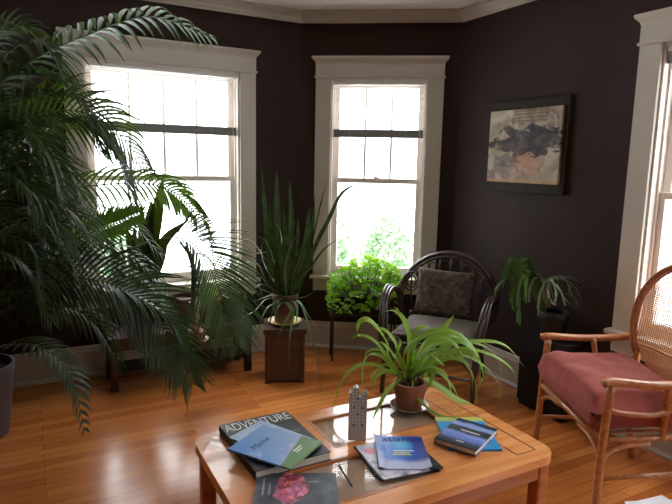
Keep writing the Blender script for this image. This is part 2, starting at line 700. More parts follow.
def shrub(name, c, rx, ry, rz, n, label, seed, cat='shrub', trunk=None, group='shrubs in the garden'):
    rnd = random.Random(seed)
    root = empty(name, c)
    tag(root, label, cat, group)
    g = Geo()
    for _ in range(n):
        u, v, w = rnd.gauss(0, 1), rnd.gauss(0, 1), rnd.gauss(0, 1)
        k = rnd.uniform(.55, 1.0) / max(.01, math.sqrt(u * u + v * v + w * w))
        lump = 1 + .28 * noise.noise(V((u * k * 2 + seed, v * k * 2, w * k * 2)))
        p = V((u * k * rx * lump, v * k * ry * lump, rz + w * k * rz * lump + (trunk or 0)))
        a = rnd.uniform(.04, .09)
        d1 = V((rnd.gauss(0, 1), rnd.gauss(0, 1), rnd.gauss(0, 1))).normalized()
        d2_ = d1.orthogonal().normalized()
        g.add([p - d1 * a, p + d2_ * a * .5, p + d1 * a, p - d2_ * a * .5], [(0, 1, 2, 3)])
    g.build('foliage', M['tree'], root, world=False)
    g = Geo()
    top = (trunk or 0) + rz
    for k in range(4):
        a = k * 1.7 + seed
        g.tube([(0, 0, 0), (math.cos(a) * rx * .1, math.sin(a) * rx * .1, top * .5), (math.cos(a) * rx * .45, math.sin(a) * ry * .45, top * 1.1)],
               lambda t: .035 * (1 - .7 * t), 6, 4)
    g.build('stem', M['bark'], root, world=False)


shrub('garden_shrub', (-.35, 10.6, -.9), .75, .7, .72, 2200, 'rounded green garden shrub showing low in the left half of the narrow window', 3)
shrub('garden_shrub', (1.0, 10.9, -.9), .55, .6, .72, 1700, 'small green garden shrub showing low in the right half of the narrow window', 11)
shrub('garden_shrub', (-4.0, 9.2, -.9), .7, .7, .68, 2000, 'green garden shrub seen low through the wide window behind the palm', 8)

# ------------------------------------------------------------------ painting on the right wall
def painting():
    p, q, d, n = seg(2)
    s0, s1 = .395, 1.0
    zb, zt = 1.285, 1.862
    c = p + d * ((s0 + s1) / 2)
    rz = math.atan2(-d.y, -d.x)
    root = empty('painting', (c.x + n.x * .002, c.y + n.y * .002, zb), rz)
    tag(root, 'abstract cream and pink painting in a dark olive frame on the brown wall', 'painting')
    w, h = (s1 - s0) / 2, zt - zb
    olive = M_plain('dark_olive_frame', (46, 40, 28), .7, .15, var=.15)
    g = Geo(); g.box((-w, 0, 0), (w, .03, h))
    g.build('frame', olive, root, world=False, bevel=.004)
    t = NT('abstract_canvas')
    ob = t.coords()
    x, y, z = t.sep(ob)
    n1 = t.noise(ob, 6, 6, .65, .8)
    n2 = t.noise(t.mapping(ob, (7, 1, 12), (0, .35, 0)), 1.6, 5, .6, .6)
    n3 = t.noise(t.mapping(ob, (1, 1, 1), (0, 0, 0), (3, 1, 7)), 11, 5, .6, .5)
    cream = t.ramp(n1, [(.3, lin((124, 114, 94))), (.5, lin((170, 160, 136))), (.7, lin((192, 184, 164)))])
    cream = t.mix(t.ramp(n3, [(.5, (0, 0, 0, 1)), (.58, (1, 1, 1, 1))]), cream, lin((128, 110, 104)))
    # pink patch lower middle left
    def blob(cx, cz, rx, rz_, warp=.12):
        dx = t.math('DIVIDE', t.math('SUBTRACT', x, cx), rx)
        dz = t.math('DIVIDE', t.math('SUBTRACT', z, cz), rz_)
        r = t.math('SQRT', t.math('ADD', t.math('MULTIPLY', dx, dx), t.math('MULTIPLY', dz, dz)))
        r = t.math('ADD', r, t.math('MULTIPLY', t.math('SUBTRACT', n2, .5), 3.2))
        return t.math('SUBTRACT', 1.25, r, clamp=True)
    col = t.mix(blob(-.02, .2, .12, .1), cream, lin((178, 128, 104)))
    col = t.mix(blob(.17, .33, .07, .06), col, lin((170, 130, 118)))
    dk = blob(-.02, .325, .3, .085)
    dk = t.ramp(dk, [(.15, (0, 0, 0, 1)), (.4, (1, 1, 1, 1))])
    col = t.mix(t.math('MULTIPLY', t.sep(dk)[0], t.math('MULTIPLY_ADD', n3, 1.1, .4, clamp=True)), col, lin((34, 30, 38)))
    dk2 = t.ramp(blob(.15, .2, .1, .05), [(.3, (0, 0, 0, 1)), (.5, (1, 1, 1, 1))])
    col = t.mix(t.math('MULTIPLY', dk2, .6), col, lin((60, 52, 58)))
    # brown ruled band near the top
    band = t.math('MULTIPLY', t.math('GREATER_THAN', z, .43), t.math('LESS_THAN', t.math('ABSOLUTE', t.math('ADD', x, .03)), .14))
    wv = t.math('GREATER_THAN', t.math('SINE', t.math('MULTIPLY', z, 300)), .1)
    col = t.mix(t.math('MULTIPLY', band, t.math('MULTIPLY_ADD', wv, .4, .35)), col, lin((104, 84, 56)))
    low = t.math('LESS_THAN', z, .085)
    col = t.mix(t.math('MULTIPLY', low, .7), col, lin((176, 140, 92)))
    cm = t.end(t.principled(col, .6, .3, 0, 0, n1, .15, .003))
    g = Geo(); g.box((-w + .03, .03, .062), (w + .012, .05, h - .058))
    g.build('canvas', cm, root, world=False, bevel=.003)


painting()

# ------------------------------------------------------------------ coffee table
TZ = .42
cornerFL = on_z(206, 435, TZ)
TA, TB = A, B
far_mid = on_z(431, 387, TZ)
o2 = V((-.487, 2.0, 0))
# table frame: origin at centre ; x along TA, y along -TB (away)
far_line = sum(((on_z(*q, TZ)).dot(TB) for q in ((206, 435), (222, 431), (348, 404), (390.6, 391), (431, 387))), 0) / 5
near_line = sum(((on_z(*q, TZ)).dot(TB) for q in ((530, 460), (417, 502))), 0) / 2
right_line = sum(((on_z(*q, TZ)).dot(TA) for q in ((478, 408), (510, 424), (534, 438))), 0) / 3
left_line = sum(((on_z(*q, TZ)).dot(TA) for q in ((194, 446), (233, 504))), 0) / 2
TL_, TW_ = right_line - left_line, near_line - far_line
tc = TA * (right_line + left_line) / 2 + TB * (near_line + far_line) / 2
table = empty('coffee_table', (tc.x, tc.y, 0), math.atan2(TA.y, TA.x))
tag(table, 'honey oak coffee table with rounded corners and smoked glass insets in the middle', 'table')


def rounded(hx, hy, r, k=6):
    out = []
    for cx, cy, a0 in ((hx - r, hy - r, 0), (-hx + r, hy - r, 90), (-hx + r, -hy + r, 180), (hx - r, -hy + r, 270)):
        for j in range(k + 1):
            a = math.radians(a0 + 90 * j / k)
            out.append((cx + r * math.cos(a), cy + r * math.sin(a)))
    return out


hx, hy = TL_ / 2, TW_ / 2
# glass openings in table coordinates (from the photo's corners)
MTi = MW[table].inverted()
g1 = MTi @ on_z(309, 421.5, TZ)
g2 = MTi @ on_z(348, 448, TZ)




P1 = (-.125, .36, .05, .275)     # glass inset beyond the cross piece
P2 = (-.36, .11, -.262, -.035)    # glass inset on the near side
TH_T = .032
M['backing'] = M_plain('taupe_woven_backing', (206, 184, 166), .8, .2, var=.1, scale=120)
# table top as one mesh: outline polygon minus the two openings
bm = bmesh.new()
outer = rounded(hx, hy, .075, 8)


def loop(pts, z):
    vs = [bm.verts.new((x, y, z)) for x, y in pts]
    return vs, [bm.edges.new((vs[k], vs[(k + 1) % len(vs)])) for k in range(len(vs))]


rects = [[(a, c), (b, c), (b, d), (a, d)] for a, b, c, d in (P1, P2)]
edges = []
for pts in [outer] + rects:
    edges += loop(pts, TZ)[1]
bmesh.ops.triangle_fill(bm, use_beauty=True, use_dissolve=False, edges=edges)
faces = [f for f in bm.faces]
for f in faces:
    if f.normal.z < 0:
        f.normal_flip()
ex = bmesh.ops.extrude_face_region(bm, geom=faces)
for v in [e for e in ex['geom'] if isinstance(e, bmesh.types.BMVert)]:
    v.co.z -= TH_T
bmesh.ops.recalc_face_normals(bm, faces=bm.faces)
me = bpy.data.meshes.new('tabletop')
bm.to_mesh(me)
bm.free()
me.materials.append(M['table'])
top = bpy.data.objects.new('tabletop', me)
COL.objects.link(top)
top.parent = table
MW[top] = MW[table].copy()
b = top.modifiers.new('bevel', 'BEVEL')
b.width, b.segments, b.limit_method, b.angle_limit = .007, 3, 'ANGLE', math.radians(50)
for k, (a, b_, c, d) in enumerate((P1, P2)):
    g = Geo(); g.box((a + .001, c + .001, TZ - .014), (b_ - .001, d - .001, TZ - .006))
    g.build('glass_inset', M['tglass'], top, world=False)
    g = Geo(); g.box((a + .001, c + .001, TZ - TH_T + .003), (b_ - .001, d - .001, TZ - .0145))
    g.build('cane_backing', M['backing'], top, world=False)
    for q in (((a - .012, c - .012), (b_ + .012, c)), ((a - .012, d), (b_ + .012, d + .012)), ((a - .012, c), (a, d)), ((b_, c), (b_ + .012, d))):
        g = Geo(); g.box((*q[0], TZ + .0002), (*q[1], TZ + .0009))
        g.build('inset_border', M['table_dark'], top, world=False)
for q in [((x - .0025, -hy + .06), (x + .0025, hy - .06)) for x in (.43, .52)] + [((.431, y - .002), (.519, y + .002)) for y in (-hy + .06, hy - .06)]:
    g = Geo(); g.box((*q[0], TZ + .0002), (*q[1], TZ + .0006))
    g.build('inlay_line', M['inlay'], top, world=False)
# lower moulded lip below the top
for a, b_ in (((-hx + .07, hy - .05), (hx - .07, hy - .028)), ((-hx + .07, -hy + .028), (hx - .07, -hy + .05)),
              ((-hx + .028, -hy + .07), (-hx + .05, hy - .07)), ((hx - .05, -hy + .07), (hx - .028, hy - .07))):
    g = Geo(); g.box((*a, TZ - TH_T - .07), (*b_, TZ - TH_T - .0008))
    g.build('apron', M['table_dark'], table, world=False, bevel=.003)
for sx in (-1, 1):
    for sy in (-1, 1):
        g = Geo()
        cx, cy = sx * (hx - .05), sy * (hy - .05)
        a = [(cx + p, cy + q) for p, q in rounded(.027, .027, .01, 3)]
        g.prism(a, 0, TZ - TH_T - .0008)
        g.build('leg', M['table_dark'], table, world=False)


# ------------------------------------------------------------------ things on the table
def fit_rect(pts, z):
    """centre, angle and half sizes of a rectangle from four photo corners TL TR BR BL"""
    P = [on_z(*q, z) for q in pts]
    c = sum(P, V()) / 4
    u = ((P[1] - P[0]) + (P[2] - P[3])) / 2
    v = ((P[0] - P[3]) + (P[1] - P[2])) / 2
    return c, math.atan2(u.y, u.x), u.length / 2, v.length / 2


def book(name, rect, z, th, cover, label, cat='book', group=None, pages=True, soft=False):
    c, a, w, h = rect
    root = empty(name, (c.x, c.y, z), a)
    tag(root, label, cat, group)
    if th < .008 or not pages:
        g = Geo()
        if soft:
            nx, ny = 10, 8
            vs, fs = [], []
            for zz in (0, 1):
                for j in range(ny + 1):
                    for i in range(nx + 1):
                        x, y = -w + 2 * w * i / nx, -h + 2 * h * j / ny
                        lift = .012 * max(0, (i / nx - .72) / .28) ** 2 * (1 - j / ny) + .008 * max(0, (.15 - i / nx) / .15)
                        vs.append((x, y, lift + (th if zz else 0)))
            W_ = nx + 1
            o = W_ * (ny + 1)
            for j in range(ny):
                for i in range(nx):
                    p = j * W_ + i
                    fs += [(p, p + W_, p + W_ + 1, p + 1), (o + p, o + p + 1, o + p + W_ + 1, o + p + W_)]
            for i in range(nx):
                fs += [(i, i + 1, o + i + 1, o + i), (ny * W_ + i + 1, ny * W_ + i, o + ny * W_ + i, o + ny * W_ + i + 1)]
            for j in range(ny):
                fs += [((j + 1) * W_, j * W_, o + j * W_, o + (j + 1) * W_), (j * W_ + nx, (j + 1) * W_ + nx, o + (j + 1) * W_ + nx, o + j * W_ + nx)]
            g.add(vs, fs)
        else:
            g.box((-w, -h, 0), (w, h, th))
        g.build('cover', cover, root, world=False, smooth=False)
    else:
        ct = .0018
        g = Geo()
        g.box((-w, -h, th - ct), (w, h, th))
        g.box((-w, -h, 0), (w, h, ct))
        g.box((-w, -h, ct), (-w + .003, h, th - ct))
        g.build('cover', cover, root, world=False)
        g = Geo()
        g.box((-w + .0032, -h + .003, ct + .0001), (w - .003, h - .003, th - ct - .0001))
        g.build('pages', M['page'], root, world=False)
    return root, w, h


def cover_mat(name, fn, rough=.28, spec=.5):
    t = NT(name)
    ob = t.coords()
    x, y, z = t.sep(ob)
    col = fn(t, ob, x, y)
    return t.end(t.principled(col, rough + .12, spec * .8, 0, 0))


def rng(t, v, lo, hi):
    m = t.n('ShaderNodeMapRange')
    t.l(v, m.inputs[0])
    m.inputs[1].default_value, m.inputs[2].default_value = lo, hi
    return m.outputs[0]


# big dark book underneath
R1 = fit_rect(((222, 424), (290, 411), (327, 452), (252, 474)), TZ + .03)


def big_cover(t, ob, x, y):
    n = t.noise(ob, 22, 5, .6, .4)
    c = t.ramp(n, [(.35, lin((30, 36, 34))), (.55, lin((58, 70, 60))), (.75, lin((120, 126, 118)))])
    return t.mix(rng(t, y, R1[3] * .15, -R1[3] * .4), c, lin((28, 32, 40)))


bk, w, h = book('hardback_book', R1, TZ + .001, .03, cover_mat('dark_photo_cover', big_cover), 'thick dark book with tall white title letters, bottom of the table stack')
text('ADVENTURE', .085, 'title_lettering', M['ink'], bk, Matrix.Translation((0, h - .045, .0302)) @ Matrix.Scale(.55, 4, (1, 0, 0)))
zt = TZ + .0315
R2 = fit_rect(((226, 437), (264, 420), (310, 438), (285, 458)), zt + .006)
R2 = (R2[0], R2[1], R2[2], R2[3])


def sky_cover(t, ob, x, y):
    n = t.noise(ob, 14, 4)
    return t.ramp(n, [(.3, lin((150, 178, 214))), (.7, lin((200, 212, 232)))])


book('thin_booklet', R2, zt, .005, cover_mat('pale_sky_cover', sky_cover), 'thin pale sky-blue booklet sandwiched between the dark book and the blue and green book', 'booklet')
zt += .0056
R3 = fit_rect(((227, 448), (267, 423), (319, 443), (291, 469)), zt + .008)


def maine_cover(t, ob, x, y):
    n = t.noise(ob, 9, 5, .6, .6)
    w_, h_ = R3[2], R3[3]
    # along the cover: y is up the page in the photograph's tilted sense
    k = t.math('ADD', rng(t, x, -w_, w_), t.math('MULTIPLY', t.math('SUBTRACT', n, .5), .05))
    dn = rng(t, y, h_, -h_)
    sky = t.mix(t.math('ADD', t.math('MULTIPLY', dn, .55), t.math('MULTIPLY', k, .45)), lin((50, 132, 206)), lin((182, 200, 226)))
    cl = t.ramp(t.math('ADD', n, t.math('MULTIPLY', dn, .25)), [(.68, (0, 0, 0, 1)), (.82, (1, 1, 1, 1))])
    sky = t.mix(cl, sky, lin((206, 200, 226)))
    edge = t.math('ADD', t.math('MULTIPLY', dn, 1.15), t.math('MULTIPLY', k, .22))
    m2 = t.math('GREATER_THAN', edge, .98)
    gr = t.mix(n, lin((92, 132, 88)), lin((132, 160, 110)))
    return t.mix(m2, sky, gr)


bk, w, h = book('paperback_book', R3, zt, .007, cover_mat('blue_green_cover', maine_cover), 'blue and green paperback with dark handwritten title on top of the dark book', pages=False)
ink = M_plain('navy_ink', (34, 62, 120), .5)
text('Maine', .04, 'title_lettering', ink, bk, Matrix.Translation((-.02, h * .42, .0072)), shear=.35)
for k in range(2):
    g = Geo(); g.box((-w * .05, -h * .62 - .012 * k, .0071), (w * .4 - .012 * k, -h * .62 - .012 * k + .006, .0074))
    g.build('author_line', M['ink'], bk, world=False)

M['grey_ink'] = M_plain('grey_ink', (150, 152, 156), .6)
# magazine with pink flowers
R4 = fit_rect(((266, 475), (343, 473), (331, 507), (242, 507)), TZ + .006)


def flower_cover(t, ob, x, y):
    n = t.noise(ob, 16, 4, .6, .5)
    vo = t.n('ShaderNodeTexVoronoi')
    vo.inputs['Scale'].default_value = 42
    t.l(ob, vo.inputs['Vector'])
    basec = t.ramp(n, [(.3, lin((44, 50, 58))), (.7, lin((92, 98, 108)))])
    vo.inputs['Randomness'].default_value = 1
    wn = t.n('ShaderNodeTexNoise')
    wn.inputs['Scale'].default_value = 26
    t.l(ob, wn.inputs['Vector'])
    wa = t.n('ShaderNodeMix', data_type='VECTOR')
    wa.inputs[0].default_value = .06
    t.l(ob, wa.inputs[4]); t.l(wn.outputs['Color'], wa.inputs[5])
    t.l(wa.outputs[1], vo.inputs['Vector'])
    fl = t.ramp(t.sep(vo.outputs['Color'])[0], [(.1, lin((220, 150, 190))), (.35, lin((232, 120, 96))), (.6, lin((214, 98, 160))), (.85, lin((150, 60, 70)))])
    fl = t.mix(t.ramp(vo.outputs['Distance'], [(.35, (0, 0, 0, 1)), (.9, (.8, .8, .8, 1))]), fl, lin((120, 60, 70)))
    dx = t.math('DIVIDE', t.math('ADD', x, R4[2] * .12), R4[2] * .42)
    dy = t.math('DIVIDE', t.math('SUBTRACT', y, R4[3] * .1), R4[3] * 1.0)
    r = t.math('ADD', t.math('SQRT', t.math('ADD', t.math('MULTIPLY', dx, dx), t.math('MULTIPLY', dy, dy))), t.math('MULTIPLY', t.math('SUBTRACT', n, .5), 1.1))
    m = t.math('LESS_THAN', r, .95)
    return t.mix(m, basec, fl)


bk, w, h = book('flower_magazine', R4, TZ + .001, .006, cover_mat('flower_cover', flower_cover, .3), 'dark grey magazine with pink flowers on its cover in front of the book stack', 'magazine', pages=False)
for k in range(2):
    g = Geo(); g.box((-w * .82 + .02 * k, -h * .3, .0061), (-w * .82 + .006 + .02 * k, h * .7 - .03 * k, .0064))
    g.build('printed_line', M['grey_ink'], bk, world=False)
g = Geo(); g.box((w * .3, h * .42, .0061), (w * .55, h * .47, .0064))
g.build('printed_line', M['grey_ink'], bk, world=False)

# under magazine and atlantic magazine
R5 = fit_rect(((352, 446), (412, 437), (441, 467), (384, 481)), TZ + .004)


def under_cover(t, ob, x, y):
    n = t.noise(ob, 18, 4, .6, .4)
    c = t.ramp(n, [(.3, lin((70, 76, 120))), (.5, lin((196, 194, 208))), (.7, lin((222, 214, 216)))])
    d = t.math('SQRT', t.math('ADD', t.math('POWER', t.math('ADD', x, R5[2] * .62), 2), t.math('POWER', t.math('SUBTRACT', y, R5[3] * .55), 2)))
    c = t.mix(t.math('LESS_THAN', d, .022), c, lin((206, 80, 96)))
    e = t.math('GREATER_THAN', t.math('ABSOLUTE', x), R5[2] - .006)
    e2 = t.math('GREATER_THAN', x, R5[2] * .55)
    return t.mix(t.math('MAXIMUM', e, e2), c, lin((32, 34, 42)))


book('picture_magazine', R5, TZ + .0012, .004, cover_mat('picture_cover', under_cover, .22), 'pale picture magazine with a dark edge lying under the blue one on the glass', 'magazine', pages=False)
R6 = fit_rect(((377, 435), (424, 437), (429, 468), (376, 469)), TZ + .010)


def atl_cover(t, ob, x, y):
    n = t.noise(ob, 10, 4, .6, .6)
    k = rng(t, x, -R6[2], R6[2])
    k2 = rng(t, y, -R6[3], R6[3])
    c = t.ramp(t.math('ADD', k, t.math('MULTIPLY', t.math('SUBTRACT', n, .5), .4)), [(.0, lin((186, 194, 226))), (.2, lin((92, 134, 208))), (.42, lin((40, 112, 204))), (.8, lin((34, 66, 160))), (1, lin((38, 50, 128)))])
    low = t.ramp(t.math('ADD', k2, t.math('MULTIPLY', n, .25)), [(.3, (1, 1, 1, 1)), (.42, (0, 0, 0, 1))])
    c = t.mix(t.math('MULTIPLY', low, .8), c, lin((196, 200, 222)))
    hi = t.ramp(t.math('ADD', t.math('POWER', t.math('SUBTRACT', k, .55), 2), t.math('POWER', t.math('SUBTRACT', k2, .72), 2)), [(0, (1, 1, 1, 1)), (.06, (0, 0, 0, 1))])
    return t.mix(t.math('MULTIPLY', hi, .6), c, lin((90, 200, 226)))


bk, w, h = book('ocean_magazine', R6, TZ + .0058, .003, cover_mat('ocean_cover', atl_cover, .2), 'glossy blue magazine titled atlantic with curling corners lying on the glass', 'magazine', soft=True)
navy = M_plain('deep_navy_ink', (30, 44, 104), .5)
text('atlantic', .052, 'title_lettering', navy, bk, Matrix.Translation((.012, h - .026, .0042)))
yel = M_plain('yellow_ink', (210, 214, 110), .5)
for q in (((-.03, -.012), (.03, -.006)), ((-.035, -.024), (.035, -.018))):
    g = Geo(); g.box((*q[0], .0031), (*q[1], .0034))
    g.build('subtitle_line', yel, bk, world=False)
g = Geo()
g.box((-.03, .004, .0031), (.045, .010, .0034))
g.build('printed_lines', M['ink'], bk, world=False)

# right hand pair
R7 = fit_rect(((440.5, 419), (487, 416), (496, 451), (443, 447)), TZ + .008)


def blue_cover(t, ob, x, y):
    n = t.noise(ob, 12, 3)
    c = t.mix(n, lin((24, 120, 190)), lin((56, 164, 220)))
    top_ = t.ramp(rng(t, y, R7[3] * .55, R7[3] * .95), [(.3, (0, 0, 0, 1)), (.6, (1, 1, 1, 1))])
    return t.mix(top_, c, lin((176, 190, 92)))


book('blue_book', R7, TZ + .001, .007, cover_mat('bright_blue_cover', blue_cover), 'bright blue book with a yellow-green strip lying under the thick lake-covered paperback')
R8 = fit_rect(((456, 417), (496, 428), (478, 452), (437, 438)), TZ + .03)


def lake_cover(t, ob, x, y):
    n = t.noise(t.mapping(ob, (6, 30, 1)), 2.2, 5, .65, .3)
    k = t.math('ADD', rng(t, y, -R8[3], R8[3]), t.math('MULTIPLY', t.math('SUBTRACT', n, .5), .22))
    return t.ramp(k, [(.0, lin((30, 32, 40))), (.16, lin((52, 60, 78))), (.24, lin((92, 112, 186))), (.44, lin((132, 152, 212))), (.52, lin((40, 46, 56))), (.62, lin((58, 66, 70))), (.68, lin((36, 44, 60))), (.76, lin((150, 166, 214))), (.84, lin((128, 148, 206))), (.9, lin((34, 44, 66))), (1, lin((28, 52, 70)))])


bk, w, h = book('lake_book', R8, TZ + .0085, .021, cover_mat('lake_cover', lake_cover), 'thick paperback with a pale blue lake cover lying on the bright blue book')
for q in (((-.03, h * .12), (.045, h * .12 + .007)), ((-.01, -h * .72), (.02, -h * .72 + .006))):
    g = Geo(); g.box((*q[0], .0211), (*q[1], .0214))
    g.build('title_line', M['page'], bk, world=False)


# tower model
def tower():
    bl, brp = on_z(346.5, 440, TZ), on_z(364.5, 441.5, TZ)
    c = (bl + brp) / 2 + V((.006, .018, 0))
    root = empty('model_tower', (c.x, c.y, TZ + .001), -.04)
    tag(root, 'white model tower with a stepped top and a dark window grid standing on the glass', 'model')
    w, d, H = .034, .016, .188
    t = NT('tower_grid')
    ob = t.coords()
    x, y, z = t.sep(ob)
    gx = t.math('LESS_THAN', t.math('FRACT', t.math('DIVIDE', t.math('ADD', x, .2), .0125)), .14)
    gz = t.math('LESS_THAN', t.math('FRACT', t.math('DIVIDE', z, .0125)), .12)
    up = t.math('MULTIPLY_ADD', rng(t, z, .02, .17), .5, .35)
    gr = t.math('MULTIPLY', t.math('MAXIMUM', gx, gz), up)
    nz = t.noise(ob, 30, 3)
    basec = t.mix(nz, lin((196, 188, 180)), lin((216, 208, 200)))
    col = t.mix(gr, basec, lin((70, 66, 66)))
    mt = t.end(t.principled(col, .6, .3))
    g = Geo()
    out = [(-w, 0), (w, 0), (w, H), (w * .62, H), (w * .62, H - .008), (w * .25, H - .02), (w * .05, H - .02), (w * .05, H + .016), (-w * .3, H + .02), (-w * .62, H + .012), (-w * .62, H), (-w, H - .003)]
    m = Matrix(((1, 0, 0, 0), (0, 0, -1, 0), (0, 1, 0, 0), (0, 0, 0, 1)))
    g.prism(out, -d, d, m)
    g.build('body', mt, root, world=False)
    dark = M_plain('tower_window_dark', (92, 88, 88), .5)
    for px_, pz in ((-.4, .06), (.55, .06), (0, .105), (-.4, .13), (.5, .13), (0, .165)):
        g = Geo()
        g.box((px_ * w - .004, -d - .0008, pz - .004), (px_ * w + .004, -d - .0001, pz + .004))
        g.build('window', dark, root, world=False)


tower()
pa, pb = on_z(339, 467, TZ + .001), on_z(352.5, 488, TZ + .001)
g = Geo(); g.tube([pa + V((0, 0, .004)), pa.lerp(pb, .9) + V((0, 0, .004)), pb + V((0, 0, .004))], lambda t: .004 if t < .95 else .0015, 8)
pn = g.build('pen', M['pencil'])
tag(pn, 'slim dark pen lying on the near glass inset beside the flower magazine', 'pen')

g = Geo()
c = on_z(669, 521, 0)
for k, (dx, dy, r) in enumerate(((0, 0, .1), (.015, .01, .35))):
    m = Matrix.Translation(c + V((dx, dy, .002 + .003 * k))) @ Matrix.Rotation(r, 4, 'Z')
    g.box((-.11, -.14, 0), (.11, .14, .0025), m)
tag(g.build('paper_sheets', M['paper']), 'white paper sheets lying on the floor in front of the caned armchair', 'paper')


# ------------------------------------------------------------------ potted plants
def pot(root, c, r0, r1, h, mat, rim=.012, soil=True, name='pot', rimh=.03):
    g = Geo()
    prof = [(r0 * .96, 0), (r0, .004)]
    for k in range(1, 6):
        prof.append((r0 + (r1 - r0) * k / 6, (h - rimh) * k / 6))
    prof += [(r1 - .001, h - rimh), (r1 + rim * .5, h - rimh + .002), (r1 + rim * .5, h - .003), (r1 + rim * .3, h), (r1 - .008, h), (r1 - .01, h - .03)]
    g.lathe(prof, c)
    g.build(name, mat, root, angle=50)
    if soil:
        g = Geo()
        g.lathe([(r1 - .0105, h - .029), (r1 * .5, h - .018), (.005, h - .014)], c)
        g.build('soil', M['soil'], root, smooth=True)


def dish(name, c, r, h, mat, label, cat='saucer'):
    g = Geo()
    g.lathe([(r * .75, 0), (r * .8, .002), (r, h), (r - .004, h), (r * .78, .006), (.002, .005)], (0, 0, 0), 32)
    o = g.build(name, mat, None, angle=40)
    o.location = c
    tag(o, label, cat)
    return o


def clear_wall(g, m=.075):
    """keep foliage on the room side of the left wall"""
    for k, p in enumerate(g.v):
        d = (p - LC).dot(B)
        if d < m:
            g.v[k] = p + B * (m - d)


def px_strap(g, pts, Y, w, **kw):
    """leaf through photo points; Y is depth at the base and at the tip (or a list)"""
    n = len(pts)
    P = []
    for k, (x, y) in enumerate(pts):
        t = k / (n - 1)
        yy = Y[k] if isinstance(Y, list) else Y[0] + (Y[1] - Y[0]) * t
        P.append(at(x, y, yy))
    g.strap(P, w, **kw)


# --- spider plant on the coffee table
sc = on_z(409, 408, TZ)
dish('plant_saucer', (sc.x, sc.y, TZ + .0012), .083, .017, M['saucer'], 'shiny grey saucer under the spider plant pot on the coffee table')
pc = V((sc.x, sc.y + .002, TZ + .0075))
sp = empty('potted_spider_plant', tuple(pc))
tag(sp, 'bright green spider plant arching from a terracotta pot on the coffee table', 'plant')
pot(sp, pc, .052, .068, .112, M['terracotta'], .008, rimh=.032)
Y0 = pc.y
T = lambda x, y: (330 + x / 3.537, 300 + y / 3.537)
leaves = [
    ([(248, 275), (225, 200), (185, 120), (140, 72), (108, 75), (95, 108), (112, 142)], .0, -.06, .026),
    ([(240, 272), (200, 195), (150, 138), (100, 125), (57, 150)], .02, .05, .014),
    ([(240, 275), (195, 205), (145, 190), (118, 225), (115, 312)], -.02, .10, .022),
    ([(245, 275), (160, 228), (85, 238), (35, 300), (8, 395)], -.02, -.05, .018),
    ([(255, 275), (205, 318), (175, 370), (150, 425)], -.05, -.14, .016),
    ([(250, 270), (180, 245), (146, 270), (165, 302)], -.03, -.09, .007),
    ([(255, 270), (180, 180), (130, 185), (125, 215)], .0, -.08, .008),
    ([(270, 275), (283, 150), (265, 75), (230, 38), (188, 42)], .04, .13, .022),
    ([(300, 270), (320, 190), (385, 120), (440, 52)], .05, .14, .04),
    ([(275, 275), (262, 190), (330, 128), (410, 108), (480, 140), (530, 210), (528, 302)], -.02, -.03, .024),
    ([(290, 275), (400, 165), (520, 145), (620, 160), (690, 240)], .03, .08, .018),
    ([(300, 275), (420, 190), (485, 230), (515, 300), (520, 378)], .0, -.06, .013),
    ([(300, 270), (430, 160), (540, 160), (602, 225), (600, 300)], .04, .12, .013),
    ([(300, 270), (420, 190), (540, 228), (602, 310), (595, 370)], .02, .06, .012),
    ([(330, 275), (405, 318), (450, 352), (502, 368)], -.02, .02, .032),
    ([(290, 278), (305, 340), (375, 402), (440, 415), (468, 382)], -.06, -.1, .011),
    ([(335, 275), (360, 235), (362, 270), (345, 318)], -.03, -.08, .022),
    ([(300, 270), (460, 188), (522, 210), (542, 268), (522, 308)], -.02, -.06, .02),
    ([(290, 275), (300, 160), (350, 110), (420, 105), (470, 120)], .04, .06, .018),
    ([(285, 275), (330, 190), (400, 175), (440, 210)], -.04, -.1, .014),
    ([(285, 275), (310, 210), (350, 190), (400, 230), (402, 225)], -.05, -.1, .012),
    ([(270, 275), (240, 190), (250, 150), (240, 130)], -.02, -.04, .012),
    ([(270, 275), (275, 200), (285, 180), (320, 150)], -.02, -.02, .014),
    ([(260, 275), (230, 240), (205, 190), (200, 130)], .02, .06, .012),
    ([(300, 275), (370, 250), (430, 300), (455, 350)], .0, -.04, .014),
    ([(260, 270), (215, 230), (170, 240), (150, 300)], .03, .06, .010),
    ([(300, 275), (385, 140), (450, 130), (500, 165)], .05, .1, .02),
    ([(280, 275), (320, 230), (380, 190), (470, 175), (520, 195)], -.05, -.12, .02),
    ([(275, 275), (300, 215), (370, 160), (450, 150)], -.03, -.08, .024),
    ([(300, 272), (350, 200), (440, 185), (500, 205)], .02, .0, .02),
    ([(270, 275), (240, 215), (200, 165), (175, 150), (160, 185)], .0, .02, .014),
    ([(265, 275), (235, 160), (200, 110), (165, 100), (150, 130)], .03, .06, .016),
    ([(285, 275), (350, 170), (430, 140), (500, 170), (545, 240)], .0, -.02, .022),
    ([(280, 275), (330, 160), (385, 130), (440, 155), (480, 215)], -.03, -.05, .024),
    ([(295, 275), (400, 210), (470, 215), (500, 260), (505, 330)], -.03, -.06, .016),
    ([(280, 275), (345, 240), (395, 250), (420, 290), (430, 340)], -.06, -.12, .012),
    ([(270, 275), (300, 120), (335, 95), (370, 110)], .04, .09, .018),
    ([(262, 275), (215, 250), (165, 270), (140, 330)], -.03, -.06, .014),
    ([(300, 272), (440, 175), (560, 190), (640, 240), (660, 300)], .0, .02, .014),
]
g = Geo()
rl = random.Random(2)
